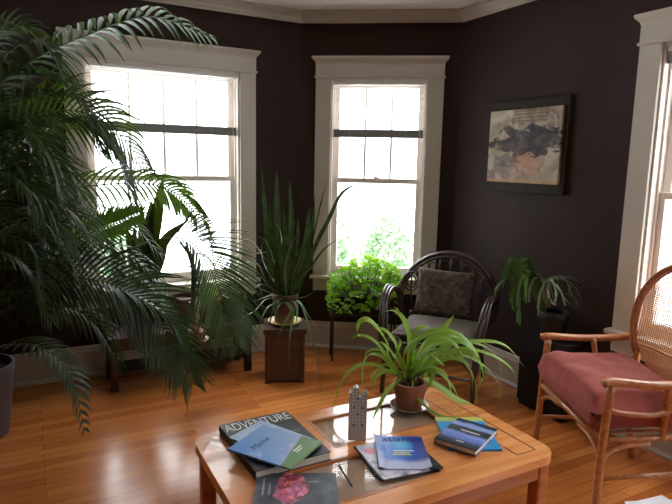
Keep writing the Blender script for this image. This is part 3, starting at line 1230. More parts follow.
for pts, d0, d1, w in leaves:
    n = len(pts)
    q = [T(*p) for p in pts]
    Yb = Y0 + d0 * .5
    dx_, dy_ = q[-1][0] - q[0][0], (d1 + .001) * 300
    sd = V((-dy_, dx_, 0)).normalized()
    if sd.y < 0:
        sd = -sd
    sd = sd + V((0, 0, sd.y * rl.uniform(.4, 1.1)))
    px_strap(g, q, [Yb + (d1 + d0 * .5 - d0 * .5) * (k / (n - 1)) for k in range(n)], w * 1.15, side=sd)
g.build('leaves', M['spider'], sp, smooth=True)
g = Geo()
rnd = random.Random(4)
for k in range(14):
    a = rnd.uniform(0, 6.28)
    r = rnd.uniform(.02, .05)
    p0 = pc + V((r * math.cos(a) * .5, r * math.sin(a) * .5, .09))
    p1 = pc + V((r * 1.6 * math.cos(a), r * 1.6 * math.sin(a), .15 + rnd.uniform(-.02, .03)))
    p2 = p1 + V((.03 * math.cos(a), .03 * math.sin(a), -.02))
    g.strap([p0, p1, p2], .006)
g.build('dry_leaves', M['drystem'], sp, smooth=True)


# --- low bench for plants along the left wall
def bench():
    a0, a1, b0, b1, H = -1.45, -.52, .09, .38, .345
    o = LC + A * a0 + B * b1
    root = empty('plant_bench', (o.x, o.y, 0), math.atan2(A.y, A.x))
    tag(root, 'low dark wooden plant bench along the wall under the wide window', 'bench')
    L, D = a1 - a0, b1 - b0
    g = Geo(); g.box((0, 0, H - .03), (L, D, H)); g.build('bench_top', M['bench'], root, world=False, bevel=.003)
    g = Geo(); g.box((.02, .03, .09), (L - .02, D - .03, .112)); g.build('lower_shelf', M['bench'], root, world=False, bevel=.002)
    for x in (0.005, L - .05):
        for y in (.005, D - .05):
            g = Geo(); g.box((x, y, 0), (x + .045, y + .045, H - .0302)); g.build('leg', M['bench'], root, world=False, bevel=.002)
    g = Geo(); g.box((.051, .012, H - .085), (L - .051, .03, H - .0303)); g.build('rail', M['bench'], root, world=False)
    return H


BH = bench()


def bench_at(a, b):
    p = LC + A * a + B * b
    return V((p.x, p.y, BH + .001))


def clay_pot(name, c, r0, r1, h, mat, label, cat='plant'):
    root = empty(name, tuple(c))
    tag(root, label, cat)
    pot(root, c, r0, r1, h, mat, .008)
    return root


# snake plant silhouetted in the wide window
c = bench_at(-.962, .2)
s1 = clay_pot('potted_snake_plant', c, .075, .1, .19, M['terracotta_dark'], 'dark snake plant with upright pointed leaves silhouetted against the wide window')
T7 = lambda x, y: (90 + x / 3.877, 160 + y / 3.877)
bx_, by_ = 142, 308
g = Geo()
sn = lambda t: min(1, .5 + 1.4 * t) * (1 - max(0, (t - .55) / .45) ** 2.0 * .97)
for pts, dy, w in (
        ([(285, 62), (262, 190), (235, 330), (215, 480)], 0, .085), ([(196, 165), (198, 280), (190, 440)], .05, .055),
        ([(142, 258), (160, 340), (180, 450)], -.03, .062), ([(382, 232), (300, 300), (255, 380), (225, 490)], -.04, .062),
        ([(72, 285), (85, 380), (110, 480)], .04, .06), ([(112, 275), (125, 400), (135, 490)], -.02, .04),
        ([(225, 230), (215, 340), (200, 470)], .03, .06), ([(240, 150), (225, 280), (205, 470)], .02, .07), ([(170, 250), (165, 340), (165, 470)], .03, .06), ([(90, 330), (110, 400), (130, 490)], -.02, .05), ([(300, 330), (270, 400), (235, 490)], .0, .05), ([(128, 240), (150, 330), (170, 460)], .05, .055), ([(250, 300), (240, 400), (215, 480)], -.05, .05), ([(165, 320), (170, 400), (180, 480)], .02, .04)):
    q = [T7(*p) for p in pts][::-1]
    base_ = (bx_ + (q[0][0] - bx_) * .5, by_)
    q = [base_] + q
    px_strap(g, q, (c.y, c.y + dy), w * 1.25, prof=sn, fold=.3, side=(1, -.15, 0))
clear_wall(g)
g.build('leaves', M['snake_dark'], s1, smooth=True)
g = Geo()

# pale spider plant to its right
c = bench_at(-.585, .2)
s2 = clay_pot('potted_pale_spider_plant', c, .06, .08, .16, M['terracotta_dark'], 'pale wispy spider plant arching in front of the wide window casing behind the palm')
g = Geo()
T5 = lambda x, y: (200 + x / 3, 150 + y / 3)
base_ = (222, 318)
for pts, dy in (([(20, 420), (80, 290), (165, 228)], .0), ([(70, 400), (100, 300), (150, 270), (205, 340)], .05), ([(60, 400), (90, 330), (140, 330), (180, 390)], -.05),
                ([(40, 420), (70, 300), (90, 250), (120, 220)], .03), ([(50, 400), (110, 350), (170, 340), (200, 400)], -.08), ([(60, 400), (30, 330), (-10, 310), (-60, 330)], -.03),
                ([(60, 420), (100, 390), (160, 380), (190, 440)], -.1), ([(30, 420), (-10, 360), (-60, 350), (-90, 400)], -.06), ([(50, 420), (40, 320), (30, 270), (0, 240)], .02),
                ([(60, 420), (120, 300), (170, 310), (230, 300)], -.02), ([(60, 430), (85, 360), (130, 300), (150, 300)], .02), ([(40, 430), (10, 390), (-30, 390), (-60, 430)], -.1),
                ([(60, 430), (110, 400), (150, 420), (170, 470)], -.1), ([(60, 430), (90, 420), (120, 440), (130, 490)], -.12)):
    q = [base_] + [T5(*p) for p in pts]
    px_strap(g, q, (c.y - .02, c.y + dy - .02), .015, side=(0, .45, .9))
clear_wall(g)
g.build('leaves', M['pale'], s2, smooth=True)

# red-leaved / small clay things on the bench
c = bench_at(-.765, .17)
s3 = clay_pot('potted_sprout_plant', c, .06, .08, .15, M['terracotta'], 'small terracotta pot with short bright green blades between the snake plant and candle holder')
g = Geo()
rnd = random.Random(9)
for k in range(16):
    a = rnd.uniform(0, 6.28)
    p = c + V((.02 * math.cos(a), .02 * math.sin(a), .13))
    L = rnd.uniform(.08, .16)
    g.strap([p, p + V((L * .4 * math.cos(a), L * .4 * math.sin(a), L * .8)), p + V((L * math.cos(a), L * math.sin(a), L * .75))], .016)
clear_wall(g)
g.build('leaves', M['spider'], s3, smooth=True)
cc = on_z(196, 341, BH)
ch = empty('candle_holder', (cc.x, cc.y, BH + .001))
tag(ch, 'turned pinkish clay candle holder with a wide ringed foot on the plant bench', 'candle holder')
g = Geo(); g.lathe([(.06, 0), (.078, .01), (.08, .016), (.066, .017), (.002, .017)]); g.build('dish', M['pinkclay'], ch, world=False, angle=40)
g = Geo(); g.lathe([(.05, .0172), (.058, .022), (.058, .04), (.05, .046), (.05, .054), (.056, .058), (.054, .066), (.04, .07), (.002, .071)]); g.build('foot', M['terracotta'], ch, world=False, angle=40)
g = Geo(); g.lathe([(.034, .0712), (.03, .09), (.024, .15), (.021, .2), (.026, .206), (.021, .212), (.021, .22), (.034, .236), (.036, .248), (.03, .249), (.016, .24), (.002, .24)]); g.build('column', M['pinkclay'], ch, world=False, angle=40)

# --- corner stool with snake plant
def stool():
    o = V((-.335, 3.70, 0))
    root = empty('plant_stool', tuple(o), .12)
    tag(root, 'small dark wooden stool carrying the tall snake plant in the corner between the windows', 'stool')
    w, H = .14, .375
    g = Geo(); g.box((-w, -w, H - .035), (w, w, H)); g.build('seat', M['bench'], root, world=False, bevel=.004)
    for sx in (-1, 1):
        g = Geo(); g.box((sx * (w - .022) - .012, -w + .015, 0), (sx * (w - .022) + .012, w - .015, H - .0352)); g.build('side_panel', M['bench'], root, world=False, bevel=.003)
    g = Geo(); g.box((-w + .035, w - .05, .08), (w - .035, w - .03, H - .0353)); g.build('back_panel', M['bench'], root, world=False)
    g = Geo(); g.box((-w + .0345, -w + .02, .02), (w - .0345, -w + .034, H - .0353)); g.build('front_panel', M['bench'], root, world=False)
    return o, H


so, SH = stool()
dish('plant_saucer', (so.x, so.y, SH + .001), .115, .026, M['cream'], 'cream yellow saucer under the brown pot on the small corner stool')
c = V((so.x, so.y, SH + .0075))
s4 = clay_pot('potted_snake_plant', c, .06, .085, .2, M['terracotta_dark'], 'tall snake plant with strap leaves spilling over its brown pot between the two windows')
g = Geo()
for pts, dy, w in (
        ([(183, 35), (195, 180), (215, 400)], .1, .04), ([(230, 55), (232, 200), (238, 400)], .0, .06), ([(268, 92), (275, 220), (265, 400)], .05, .05),
        ([(332, 168), (322, 280), (290, 410)], -.04, .035), ([(478, 98), (425, 130), (385, 210), (345, 290), (300, 410)], .03, .034), ([(412, 268), (370, 300), (330, 355), (290, 420)], .0, .018),
        ([(250, 175), (258, 280), (262, 400)], -.06, .05), ([(208, 160), (215, 260), (232, 400)], .05, .04), ([(295, 205), (292, 300), (275, 400)], .06, .04),
        ([(325, 180), (315, 270), (280, 400)], .06, .035), ([(345, 130), (335, 250), (295, 400)], .1, .03), ([(240, 260), (245, 330), (255, 420)], -.1, .045), ([(275, 230), (270, 320), (262, 420)], -.1, .045),
        ([(305, 330), (295, 370), (280, 430)], -.1, .03), ([(200, 300), (215, 350), (240, 430)], -.08, .035), ([(380, 90), (360, 170), (330, 300), (290, 420)], .12, .014)):
    q = [T5(*p) for p in pts][::-1]
    px_strap(g, [(286 + (q[0][0] - 280) * .5, 305)] + q, (c.y, c.y + dy), w * .8, prof=sn, fold=.3, side=(1, -.2, 0), twist=.5)
g.build('snake_leaves', M['snake'], s4, smooth=True)
g = Geo()
T3 = lambda x, y: (240 + x / 4.2, 280 + y / 4.2)
for pts, dy in (([(190, 90), (120, 110), (85, 180), (75, 230)], -.15), ([(190, 90), (215, 130), (180, 190), (155, 265)], -.2), ([(200, 90), (225, 140), (208, 250), (206, 380)], -.2),
                ([(210, 90), (255, 100), (290, 200), (320, 330), (345, 500)], -.25), ([(200, 90), (250, 90), (300, 170), (378, 280)], -.05), ([(180, 80), (110, 80), (60, 130), (-10, 170)], -.2),
                ([(180, 80), (150, 60), (110, 70), (60, 90)], -.12), ([(190, 80), (60, 20), (30, -60), (10, -90)], .0), ([(170, 80), (100, 0), (50, -60), (20, -80)], -.05),
                ([(200, 80), (150, 90), (130, 160), (120, 200)], -.18), ([(210, 80), (270, 70), (320, 40), (380, -60)], -.05), ([(190, 90), (160, 110), (150, 150), (145, 190)], -.2),
                ([(190, 80), (130, 30), (80, 20), (40, 60)], -.18), ([(220, 90), (240, 110), (238, 160), (232, 200)], -.2), ([(190, 70), (150, -60), (110, -160), (60, -190)], .0), ([(200, 70), (170, -80), (175, -180), (150, -240)], -.05), ([(210, 70), (230, -40), (270, -120), (330, -140)], -.02), ([(215, 70), (250, 0), (300, -50), (360, -60)], -.08), ([(190, 70), (120, -30), (90, -110), (100, -180)], .03), ([(195, 70), (190, -60), (215, -150), (240, -190)], -.08)):
    q = [T3(*p) for p in pts]
    px_strap(g, [(286, 303)] + q, [c.y] + [c.y + dy * min(1, (k + 1) / 2) for k in range(len(q))], .017)
g.build('drooping_leaves', M['droop'], s4, smooth=True)


# --- lime green foliage on its iron stand in front of the narrow window
def lime():
    o = V((.16, 4.12, 0))
    st = empty('plant_stand', tuple(o), .1)
    tag(st, 'thin-legged dark metal plant stand below the bright foliage under the narrow window', 'stand')
    H = .36
    g = Geo(); g.box((-.2, -.09, H - .02), (.3, .09, H)); g.build('top', M['bronze'], st, world=False, bevel=.002)
    for x, y in ((-.18, -.07), (.28, -.07), (-.18, .07), (.28, .07)):
        g = Geo(); g.tube([(x, y, 0), (x, y, H - .0202)], .008, 8); g.build('leg', M['bronze'], st, world=False)
    root = empty('foliage_planter', (o.x + .05, o.y, H + .001), .1)
    tag(root, 'dark planter trough of bright lime green rounded foliage in front of the narrow window', 'plant')
    g = Geo()
    g.prism(rounded(.23, .085, .03, 4), 0, .13)
    g.build('trough', M['black'], root, world=False)
    g = Geo()
    g.prism(rounded(.218, .073, .025, 4), .1302, .135)
    g.build('soil', M['soil'], root, world=False)
    rnd = random.Random(21)
    g, gs = Geo(), Geo()
    for k in range(620):
        u = rnd.uniform(-1, 1)
        x = u * .27
        yy = rnd.uniform(-.17, .075)
        topz = .40 - .13 * (abs(u - .1) ** 2.2) + .04 * noise.noise(V((x * 9, yy * 9, 3)))
        zz = topz - abs(rnd.gauss(0, .09))
        if rnd.random() < .25:
            zz = rnd.uniform(.03, .3)
            yy = rnd.uniform(-.17, -.1)
        p = V((x, yy, zz))
        r = rnd.uniform(.012, .024)
        nrm = V((rnd.gauss(0, .5), rnd.gauss(-.3, .5), .8)).normalized()
        a = nrm.orthogonal().normalized()
        b_ = nrm.cross(a)
        a0 = rnd.uniform(0, 6.28)
        ring = [p + (a * math.cos(a0 + j * PI / 4) + b_ * math.sin(a0 + j * PI / 4)) * r * (1 if j else .6) + nrm * (-.15 * r if j % 2 else .1 * r) for j in range(8)]
        g.add([p - nrm * r * .25] + ring, [(0, 1 + j, 1 + (j + 1) % 8) for j in range(8)])
        if k % 3 == 0:
            gs.tube([V((x * .6, yy * .4, .12)), V((x * .85, yy * .8, zz * .7)), p], .0016, 5, 3)
    g.build('leaves', M['lime'], root, world=False, smooth=True)
    gs.build('stems', M['palmstem'], root, world=False)


lime()

# --- black pedestal with trailing cactus
pn_ = seg(2)[3]
pc0 = V((1.14, 3.36, 0))
root = empty('plant_pedestal', tuple(pc0), math.atan2(RB.y, RB.x))
tag(root, 'black box pedestal against the brown wall carrying the trailing cactus', 'stand')
g = Geo(); g.box((0, 0.0, .03), (.34, .155, .44)); g.build('body', M['black'], root, world=False, bevel=.004)
g = Geo(); g.box((-.008, -.008, .4402), (.348, .16, .465)); g.build('top', M['black'], root, world=False, bevel=.004)
g = Geo(); g.box((.01, .01, 0), (.33, .15, .0298)); g.build('plinth', M['black'], root, world=False)
tmp = MW[root] @ V((.17, .075, 0))
c = V((tmp.x, tmp.y, .466))
s6 = clay_pot('potted_trailing_cactus', c, .065, .085, .15, M['blackpot'], 'trailing leaf cactus with drooping flat stems in a black pot on the black pedestal')
T8 = lambda x, y: (490 + x / 5, 240 + y / 5)
flat = lambda t: .55 + .45 * math.sin(t * 18) ** 2 if t < .93 else .5
g = Geo()
src = (545, 312)
rnd = random.Random(5)
lv = [([(190, 120), (150, 95), (120, 130), (110, 210)], -.05), ([(190, 130), (140, 110), (130, 190), (120, 300)], -.12), ([(200, 150), (150, 150), (130, 230), (115, 350)], -.14),
      ([(200, 130), (160, 100), (140, 160), (145, 260)], -.1), ([(200, 180), (170, 170), (150, 260), (150, 430)], -.12), ([(220, 170), (190, 90), (170, 85), (140, 120)], -.02),
      ([(200, 190), (120, 110), (90, 160), (100, 230)], -.02), ([(200, 200), (110, 190), (70, 200), (20, 255)], .02), ([(190, 160), (110, 120), (70, 160), (60, 220)], .02),
      ([(210, 200), (170, 130), (150, 130), (130, 240), (125, 290)], -.16), ([(230, 200), (200, 150), (180, 190), (170, 300)], -.12), ([(200, 180), (150, 190), (140, 270), (130, 330)], -.16),
      ([(210, 230), (150, 200), (110, 260), (105, 320)], -.08), ([(200, 140), (185, 95), (165, 110), (150, 200)], -.1)]
for rep in range(2):
    for pts, dy in lv:
        q = [T8(x + rnd.uniform(-14, 14) * (rep + .3), y + rnd.uniform(-16, 16) * (rep + .3)) for x, y in pts]
        dd = dy + rnd.uniform(-.03, .03)
        px_strap(g, [src] + q, [c.y] + [c.y + dd * min(1, (k + 1) / 2) for k in range(len(q))], rnd.uniform(.016, .032), prof=flat, fold=.15, side=(1, -.3, .1), smooth=7, twist=rnd.uniform(-.9, .9))
g.build('leaves', M['epi'], s6, smooth=True)
g = Geo()
for pts, dy, w in (([(265, 240), (245, 290), (240, 380)], -.1, .016), ([(280, 210), (255, 260), (240, 330), (225, 335)], -.1, .014),
                   ([(280, 205), (330, 190), (345, 240), (380, 300), (430, 340)], -.08, .013), ([(390, 215), (405, 260), (440, 310), (488, 340)], -.02, .018),
                   ([(290, 205), (370, 180), (460, 200), (520, 262)], -.02, .014), ([(300, 205), (400, 190), (470, 230), (500, 310)], -.04, .018), ([(300, 205), (380, 200), (430, 240), (455, 300)], -.05, .02), ([(290, 215), (340, 180), (385, 210), (395, 280)], -.06, .018), ([(280, 215), (310, 200), (330, 260), (325, 320)], -.1, .018), ([(270, 215), (225, 190), (200, 240), (195, 310)], -.1, .018), ([(285, 215), (320, 215), (360, 270), (375, 330)], -.1, .018), ([(275, 215), (260, 190), (215, 160), (190, 180)], -.05, .02), ([(405, 225), (400, 265), (425, 290), (440, 330)], -.03, .02), ([(300, 220), (290, 260), (310, 310), (330, 325)], -.1, .016), ([(380, 265), (410, 290), (435, 330)], -.03, .016)):
    q = [T8(*p) for p in pts]
    if pts[0][0] < 350:
        q = [src] + q
        Y = [c.y] + [c.y + dy * min(1, (k + 1) / 2) for k in range(len(q) - 1)]
    else:
        Y = (c.y, c.y + dy)
    px_strap(g, q, Y, w, prof=flat, fold=.15, smooth=6)
g.build('pale_leaves', M['epi_pale'], s6, smooth=True)
g = Geo()
for pts, dy in (([(275, 215), (320, 195), (400, 198), (470, 222), (525, 275)], .02), ([(270, 220), (340, 198), (395, 210), (410, 240)], -.02), ([(280, 225), (300, 230), (320, 310)], -.1),
                ([(270, 220), (300, 260), (295, 340)], -.1), ([(280, 220), (350, 240), (360, 300), (400, 330)], -.08), ([(265, 220), (240, 215), (215, 260)], -.05), ([(270, 225), (265, 290), (285, 330)], -.1)):
    q = [src] + [T8(*p) for p in pts]
    P = [at(x, y, c.y + (dy * min(1, k / 2))) for k, (x, y) in enumerate(q)]
    g.tube(P, .0028, 6, 4)
g.build('stems', M['drystem'], s6, smooth=True)


# --- areca palm
pot_c = V((-1.86, 2.79, .0))
palm = empty('potted_palm', tuple(pot_c))
tag(palm, 'large palm with feathery arching fronds in a dusky violet pot beside the wide window', 'plant')
pot(palm, pot_c, .15, .19, .385, M['purple'], .01, rimh=.05)
crown_ = pot_c + V((0, 0, .37))


def frond(pts, Lmax, name='frond', mat='palm', n=34, w=.02, t0=.12, droop=.55, seed=0, spread=1.0, fw_=.75, planar=None, both=True):
    """pts: 3-D control points of the midrib, root to tip"""
    rnd = random.Random(seed * 13 + 5)
    rib = spline([V(p) for p in pts], 10)
    N = len(rib) - 1
    g = Geo()
    for k in range(n):
        t = t0 + (1 - t0) * k / (n - 1)
        f = t * N
        i = min(N - 1, int(f))
        p = rib[i].lerp(rib[i + 1], f - i)
        tan = (rib[min(N, i + 1)] - rib[max(0, i - 1)]).normalized()
        up = V((0, 0, 1))
        s = planar.copy() if planar is not None else tan.cross(up)
        s = s - tan * s.dot(tan)
        if s.length < 1e-3:
            s = V((1, 0, 0))
        s.normalize()
        nu = s.cross(tan)
        if nu.z < 0:
            nu = -nu
        u = (t - t0) / (1 - t0)
        L = Lmax * (.35 + .65 * math.sin(PI * min(1, .18 + u * .82)) ** .8) * rnd.uniform(.88, 1.08)
        if u > .9:
            L *= .8
        for sg in (-1, 1) if both else (1,):
            d = (s * sg * spread + tan * fw_ * (.6 + .8 * u) + nu * .28).normalized()
            q0, pos, dd = p, p.copy(), d.copy()
            P = [pos.copy()]
            dr = droop * rnd.uniform(.75, 1.25)
            for j in range(5):
                pos = pos + dd * (L / 5)
                dd = (dd + V((0, 0, -dr * .32)) + V((rnd.gauss(0, .02), rnd.gauss(0, .02), 0))).normalized()
                P.append(pos.copy())
            g.strap(P, w * (.7 + .3 * math.sin(PI * u)), side=tan.cross(d).cross(d) if False else (tan - d * tan.dot(d)), fold=.35, smooth=0,
                    prof=lambda x: (.5 + 1.6 * x if x < .3 else 1) * (1 - max(0, (x - .35) / .65) ** 1.5 * .95))
    clear_wall(g)
    o = g.build(name, M[mat], palm, smooth=True)
    gr = Geo()
    gr.tube([p + B * max(0, .08 - (p - LC).dot(B)) for p in rib], lambda t: .0075 * (1 - .82 * t), 7)
    gr.build('midrib', M['palmstem'], o, smooth=True)
    return o


def pf(*pts):
    return [at(x, y, Y) for x, y, Y in pts]


C0 = crown_
fr = [
    # big arching fronds that the photo shows
    (pf((-45, 190, 2.75), (-20, 105, 2.7), (30, 62, 2.68), (90, 34, 2.7), (150, 17, 2.75), (208, 36, 2.8)), .34, dict(mat='palm', n=30, w=.03, t0=.2, droop=.85, fw_=.5)),
    (pf((-60, 230, 2.8), (-20, 150, 2.8), (50, 112, 2.85), (105, 122, 2.95), (150, 172, 3.0)), .34, dict(n=40, w=.016, droop=1.0, planar=V((-.4, .3, .8)), fw_=.9)),
    (pf((-50, 260, 2.85), (0, 200, 2.95), (70, 188, 3.1), (150, 184, 3.25), (188, 205, 3.3), (212, 242, 3.32)), .2, dict(n=44, w=.016, droop=1.0, planar=V((-.3, .2, .8)), fw_=1.0, t0=.5)),
    (pf((-40, 290, 2.8), (20, 262, 2.85), (75, 240, 2.9), (110, 226, 2.95), (142, 212, 3.0)), .15, dict(n=26, w=.018, droop=.3, planar=V((-.3, .1, .9)), fw_=.9, t0=.62)),
    (pf((-40, 330, 2.75), (20, 290, 2.7), (80, 278, 2.7), (135, 296, 2.75), (172, 340, 2.8), (192, 382, 2.82)), .36, dict(mat='palm2', n=52, w=.0145, droop=.5, planar=V((.6, .25, .6)), fw_=1.0, t0=.42)),
    (pf((-40, 330, 2.8), (40, 280, 2.95), (110, 256, 3.08), (165, 238, 3.17), (195, 246, 3.2), (219, 288, 3.22), (238, 345, 3.24)), .42, dict(mat='palm2', n=46, w=.0125, droop=.5, planar=V((.9, .15, .4)), fw_=1.05, t0=.66)),
    (pf((-30, 365, 2.6), (10, 345, 2.5), (45, 350, 2.45), (72, 378, 2.42), (84, 428, 2.4)), .15, dict(mat='palm2', n=24, w=.02, droop=.5)),
    (pf((-60, 330, 2.7), (-20, 240, 2.6), (20, 215, 2.6), (60, 240, 2.62), (85, 300, 2.64)), .30, dict(n=32, w=.02)),
    (pf((-60, 300, 2.7), (-30, 180, 2.65), (5, 130, 2.6), (45, 150, 2.6), (70, 215, 2.6)), .34, dict(n=34, w=.02)),
    (pf((-70, 300, 2.9), (-30, 200, 3.0), (30, 140, 3.1), (80, 130, 3.2), (110, 160, 3.25)), .34, dict(n=32, w=.02)),
    (pf((-70, 320, 2.7), (-40, 260, 2.6), (-5, 250, 2.55), (30, 270, 2.55), (50, 320, 2.55)), .28, dict(n=28, w=.02)),
    (pf((-60, 240, 2.8), (-40, 140, 2.75), (-10, 85, 2.7), (40, 75, 2.7), (80, 100, 2.7), (100, 150, 2.7)), .36, dict(n=34, w=.022)),
    (pf((-60, 330, 2.9), (-10, 270, 3.05), (50, 250, 3.15), (110, 290, 3.2), (140, 350, 3.22)), .34, dict(mat='palm2', n=34, w=.019, droop=.8)),
    (pf((-60, 330, 2.8), (-10, 300, 2.8), (40, 300, 2.8), (90, 320, 2.8), (120, 365, 2.8)), .28, dict(mat='palm', n=30, w=.019, droop=.8)),
    (pf((-80, 250, 2.9), (-50, 120, 2.9), (-20, 50, 2.9), (20, 30, 2.95), (60, 50, 3.0)), .34, dict(n=30, w=.022)),
    (pf((-60, 320, 2.9), (0, 240, 3.1), (60, 200, 3.25), (120, 215, 3.3), (170, 265, 3.32)), .30, dict(n=32, w=.018, droop=.8)),
    (pf((-60, 280, 2.7), (-25, 200, 2.55), (0, 175, 2.5), (30, 190, 2.48), (48, 240, 2.47)), .28, dict(n=28, w=.02)),
    (pf((-60, 340, 2.8), (0, 275, 3.0), (70, 245, 3.1), (130, 255, 3.15), (165, 300, 3.18), (180, 360, 3.2)), .34, dict(mat='palm2', n=34, w=.018, droop=.9)),
]
rnd = random.Random(31)
for k in range(13):
    ty = rnd.uniform(30, 250)
    Yb = rnd.uniform(2.45, 3.1)
    reach = rnd.uniform(30, 120)
    fr.append((pf((-60, 300, 2.75), (-45, ty + 60, Yb), (-20 + reach * .2, ty, Yb), (reach * .65, ty + rnd.uniform(-10, 20), Yb), (reach, ty + rnd.uniform(40, 80), Yb)),
               rnd.uniform(.26, .36), dict(n=28, w=.02, droop=rnd.uniform(.6, .95), mat='palm')))
for pts in (((-40, 340, 2.8), (30, 268, 2.9), (100, 262, 3.0), (150, 290, 3.1), (175, 340, 3.12), (185, 400, 3.13)), ((-40, 340, 2.75), (30, 300, 2.75), (100, 285, 2.8), (160, 310, 2.85), (190, 360, 2.86)),
            ((-40, 260, 2.7), (10, 150, 2.7), (70, 122, 2.8), (112, 150, 2.85), (132, 200, 2.86))):
    fr.append((pf(*pts), .34, dict(n=44, w=.019, droop=.9, mat='palm2' if pts[1][1] > 235 else 'palm', t0=.42)))
for k, (pts, L, kw) in enumerate(fr):
    a = k * 2.4
    root_p = C0 + V((.07 * math.cos(a), .07 * math.sin(a), 0))
    mid = root_p.lerp(pts[0], .5) + V((0, 0, .05))
    frond([root_p, mid] + pts, L, seed=k, **{**dict(t0=.38), **{**kw, 't0': max(.36, kw.get('t0', .3))}})
g = Geo()
for k in range(9):
    a = k * .7 + .3
    r = .03 + .01 * k
    p = C0 + V((r * math.cos(a), r * math.sin(a), -.02))
    g.tube([p, p + V((.03 * math.cos(a), .03 * math.sin(a), .3)), p + V((.09 * math.cos(a), .09 * math.sin(a), .62 + .05 * (k % 3)))], lambda t: .016 * (1 - .5 * t), 8, 4)
g.build('stems', M['caneStem'], palm, smooth=True)


# ------------------------------------------------------------------ dark wicker chair
def rounded_cushion(sx, sy, sz, nx=18, ny=18, p=3.2, seed=0, puff=1.0, wob=.004, ex=.45):
    """pillow-like closed mesh in local coords (x,y flat, z thick)"""
    vs, fs = [], []
    for s in (1, -1):
        for j in range(ny + 1):
            for i in range(nx + 1):
                u, v = -1 + 2 * i / nx, -1 + 2 * j / ny
                e = max(0, 1 - abs(u) ** p) * max(0, 1 - abs(v) ** p)
                pinch = 1 - .06 * (1 - abs(u)) ** 0 * (abs(v) ** 2) * (1 - u * u)
                pinch2 = 1 - .06 * (abs(u) ** 2) * (1 - v * v)
                z = s * sz * (e ** ex) * puff + wob * noise.noise(V((u * 3 + seed, v * 3, s * .3)))*(e ** .3)
                vs.append(V((u * sx * pinch2, v * sy * pinch, z)))
    W = nx + 1
    o = W * (ny + 1)
    for j in range(ny):
        for i in range(nx):
            a = j * W + i
            fs += [(a, a + 1, a + W + 1, a + W), (o + a, o + a + W, o + a + W + 1, o + a + 1)]
    ring = [i for i in range(W)] + [j * W + nx for j in range(1, ny + 1)] + [ny * W + i for i in range(nx - 1, -1, -1)] + [j * W for j in range(ny - 1, 0, -1)]
    for k in range(len(ring)):
        a, b = ring[k], ring[(k + 1) % len(ring)]
        fs.append((b, a, o + a, o + b))
    return vs, fs


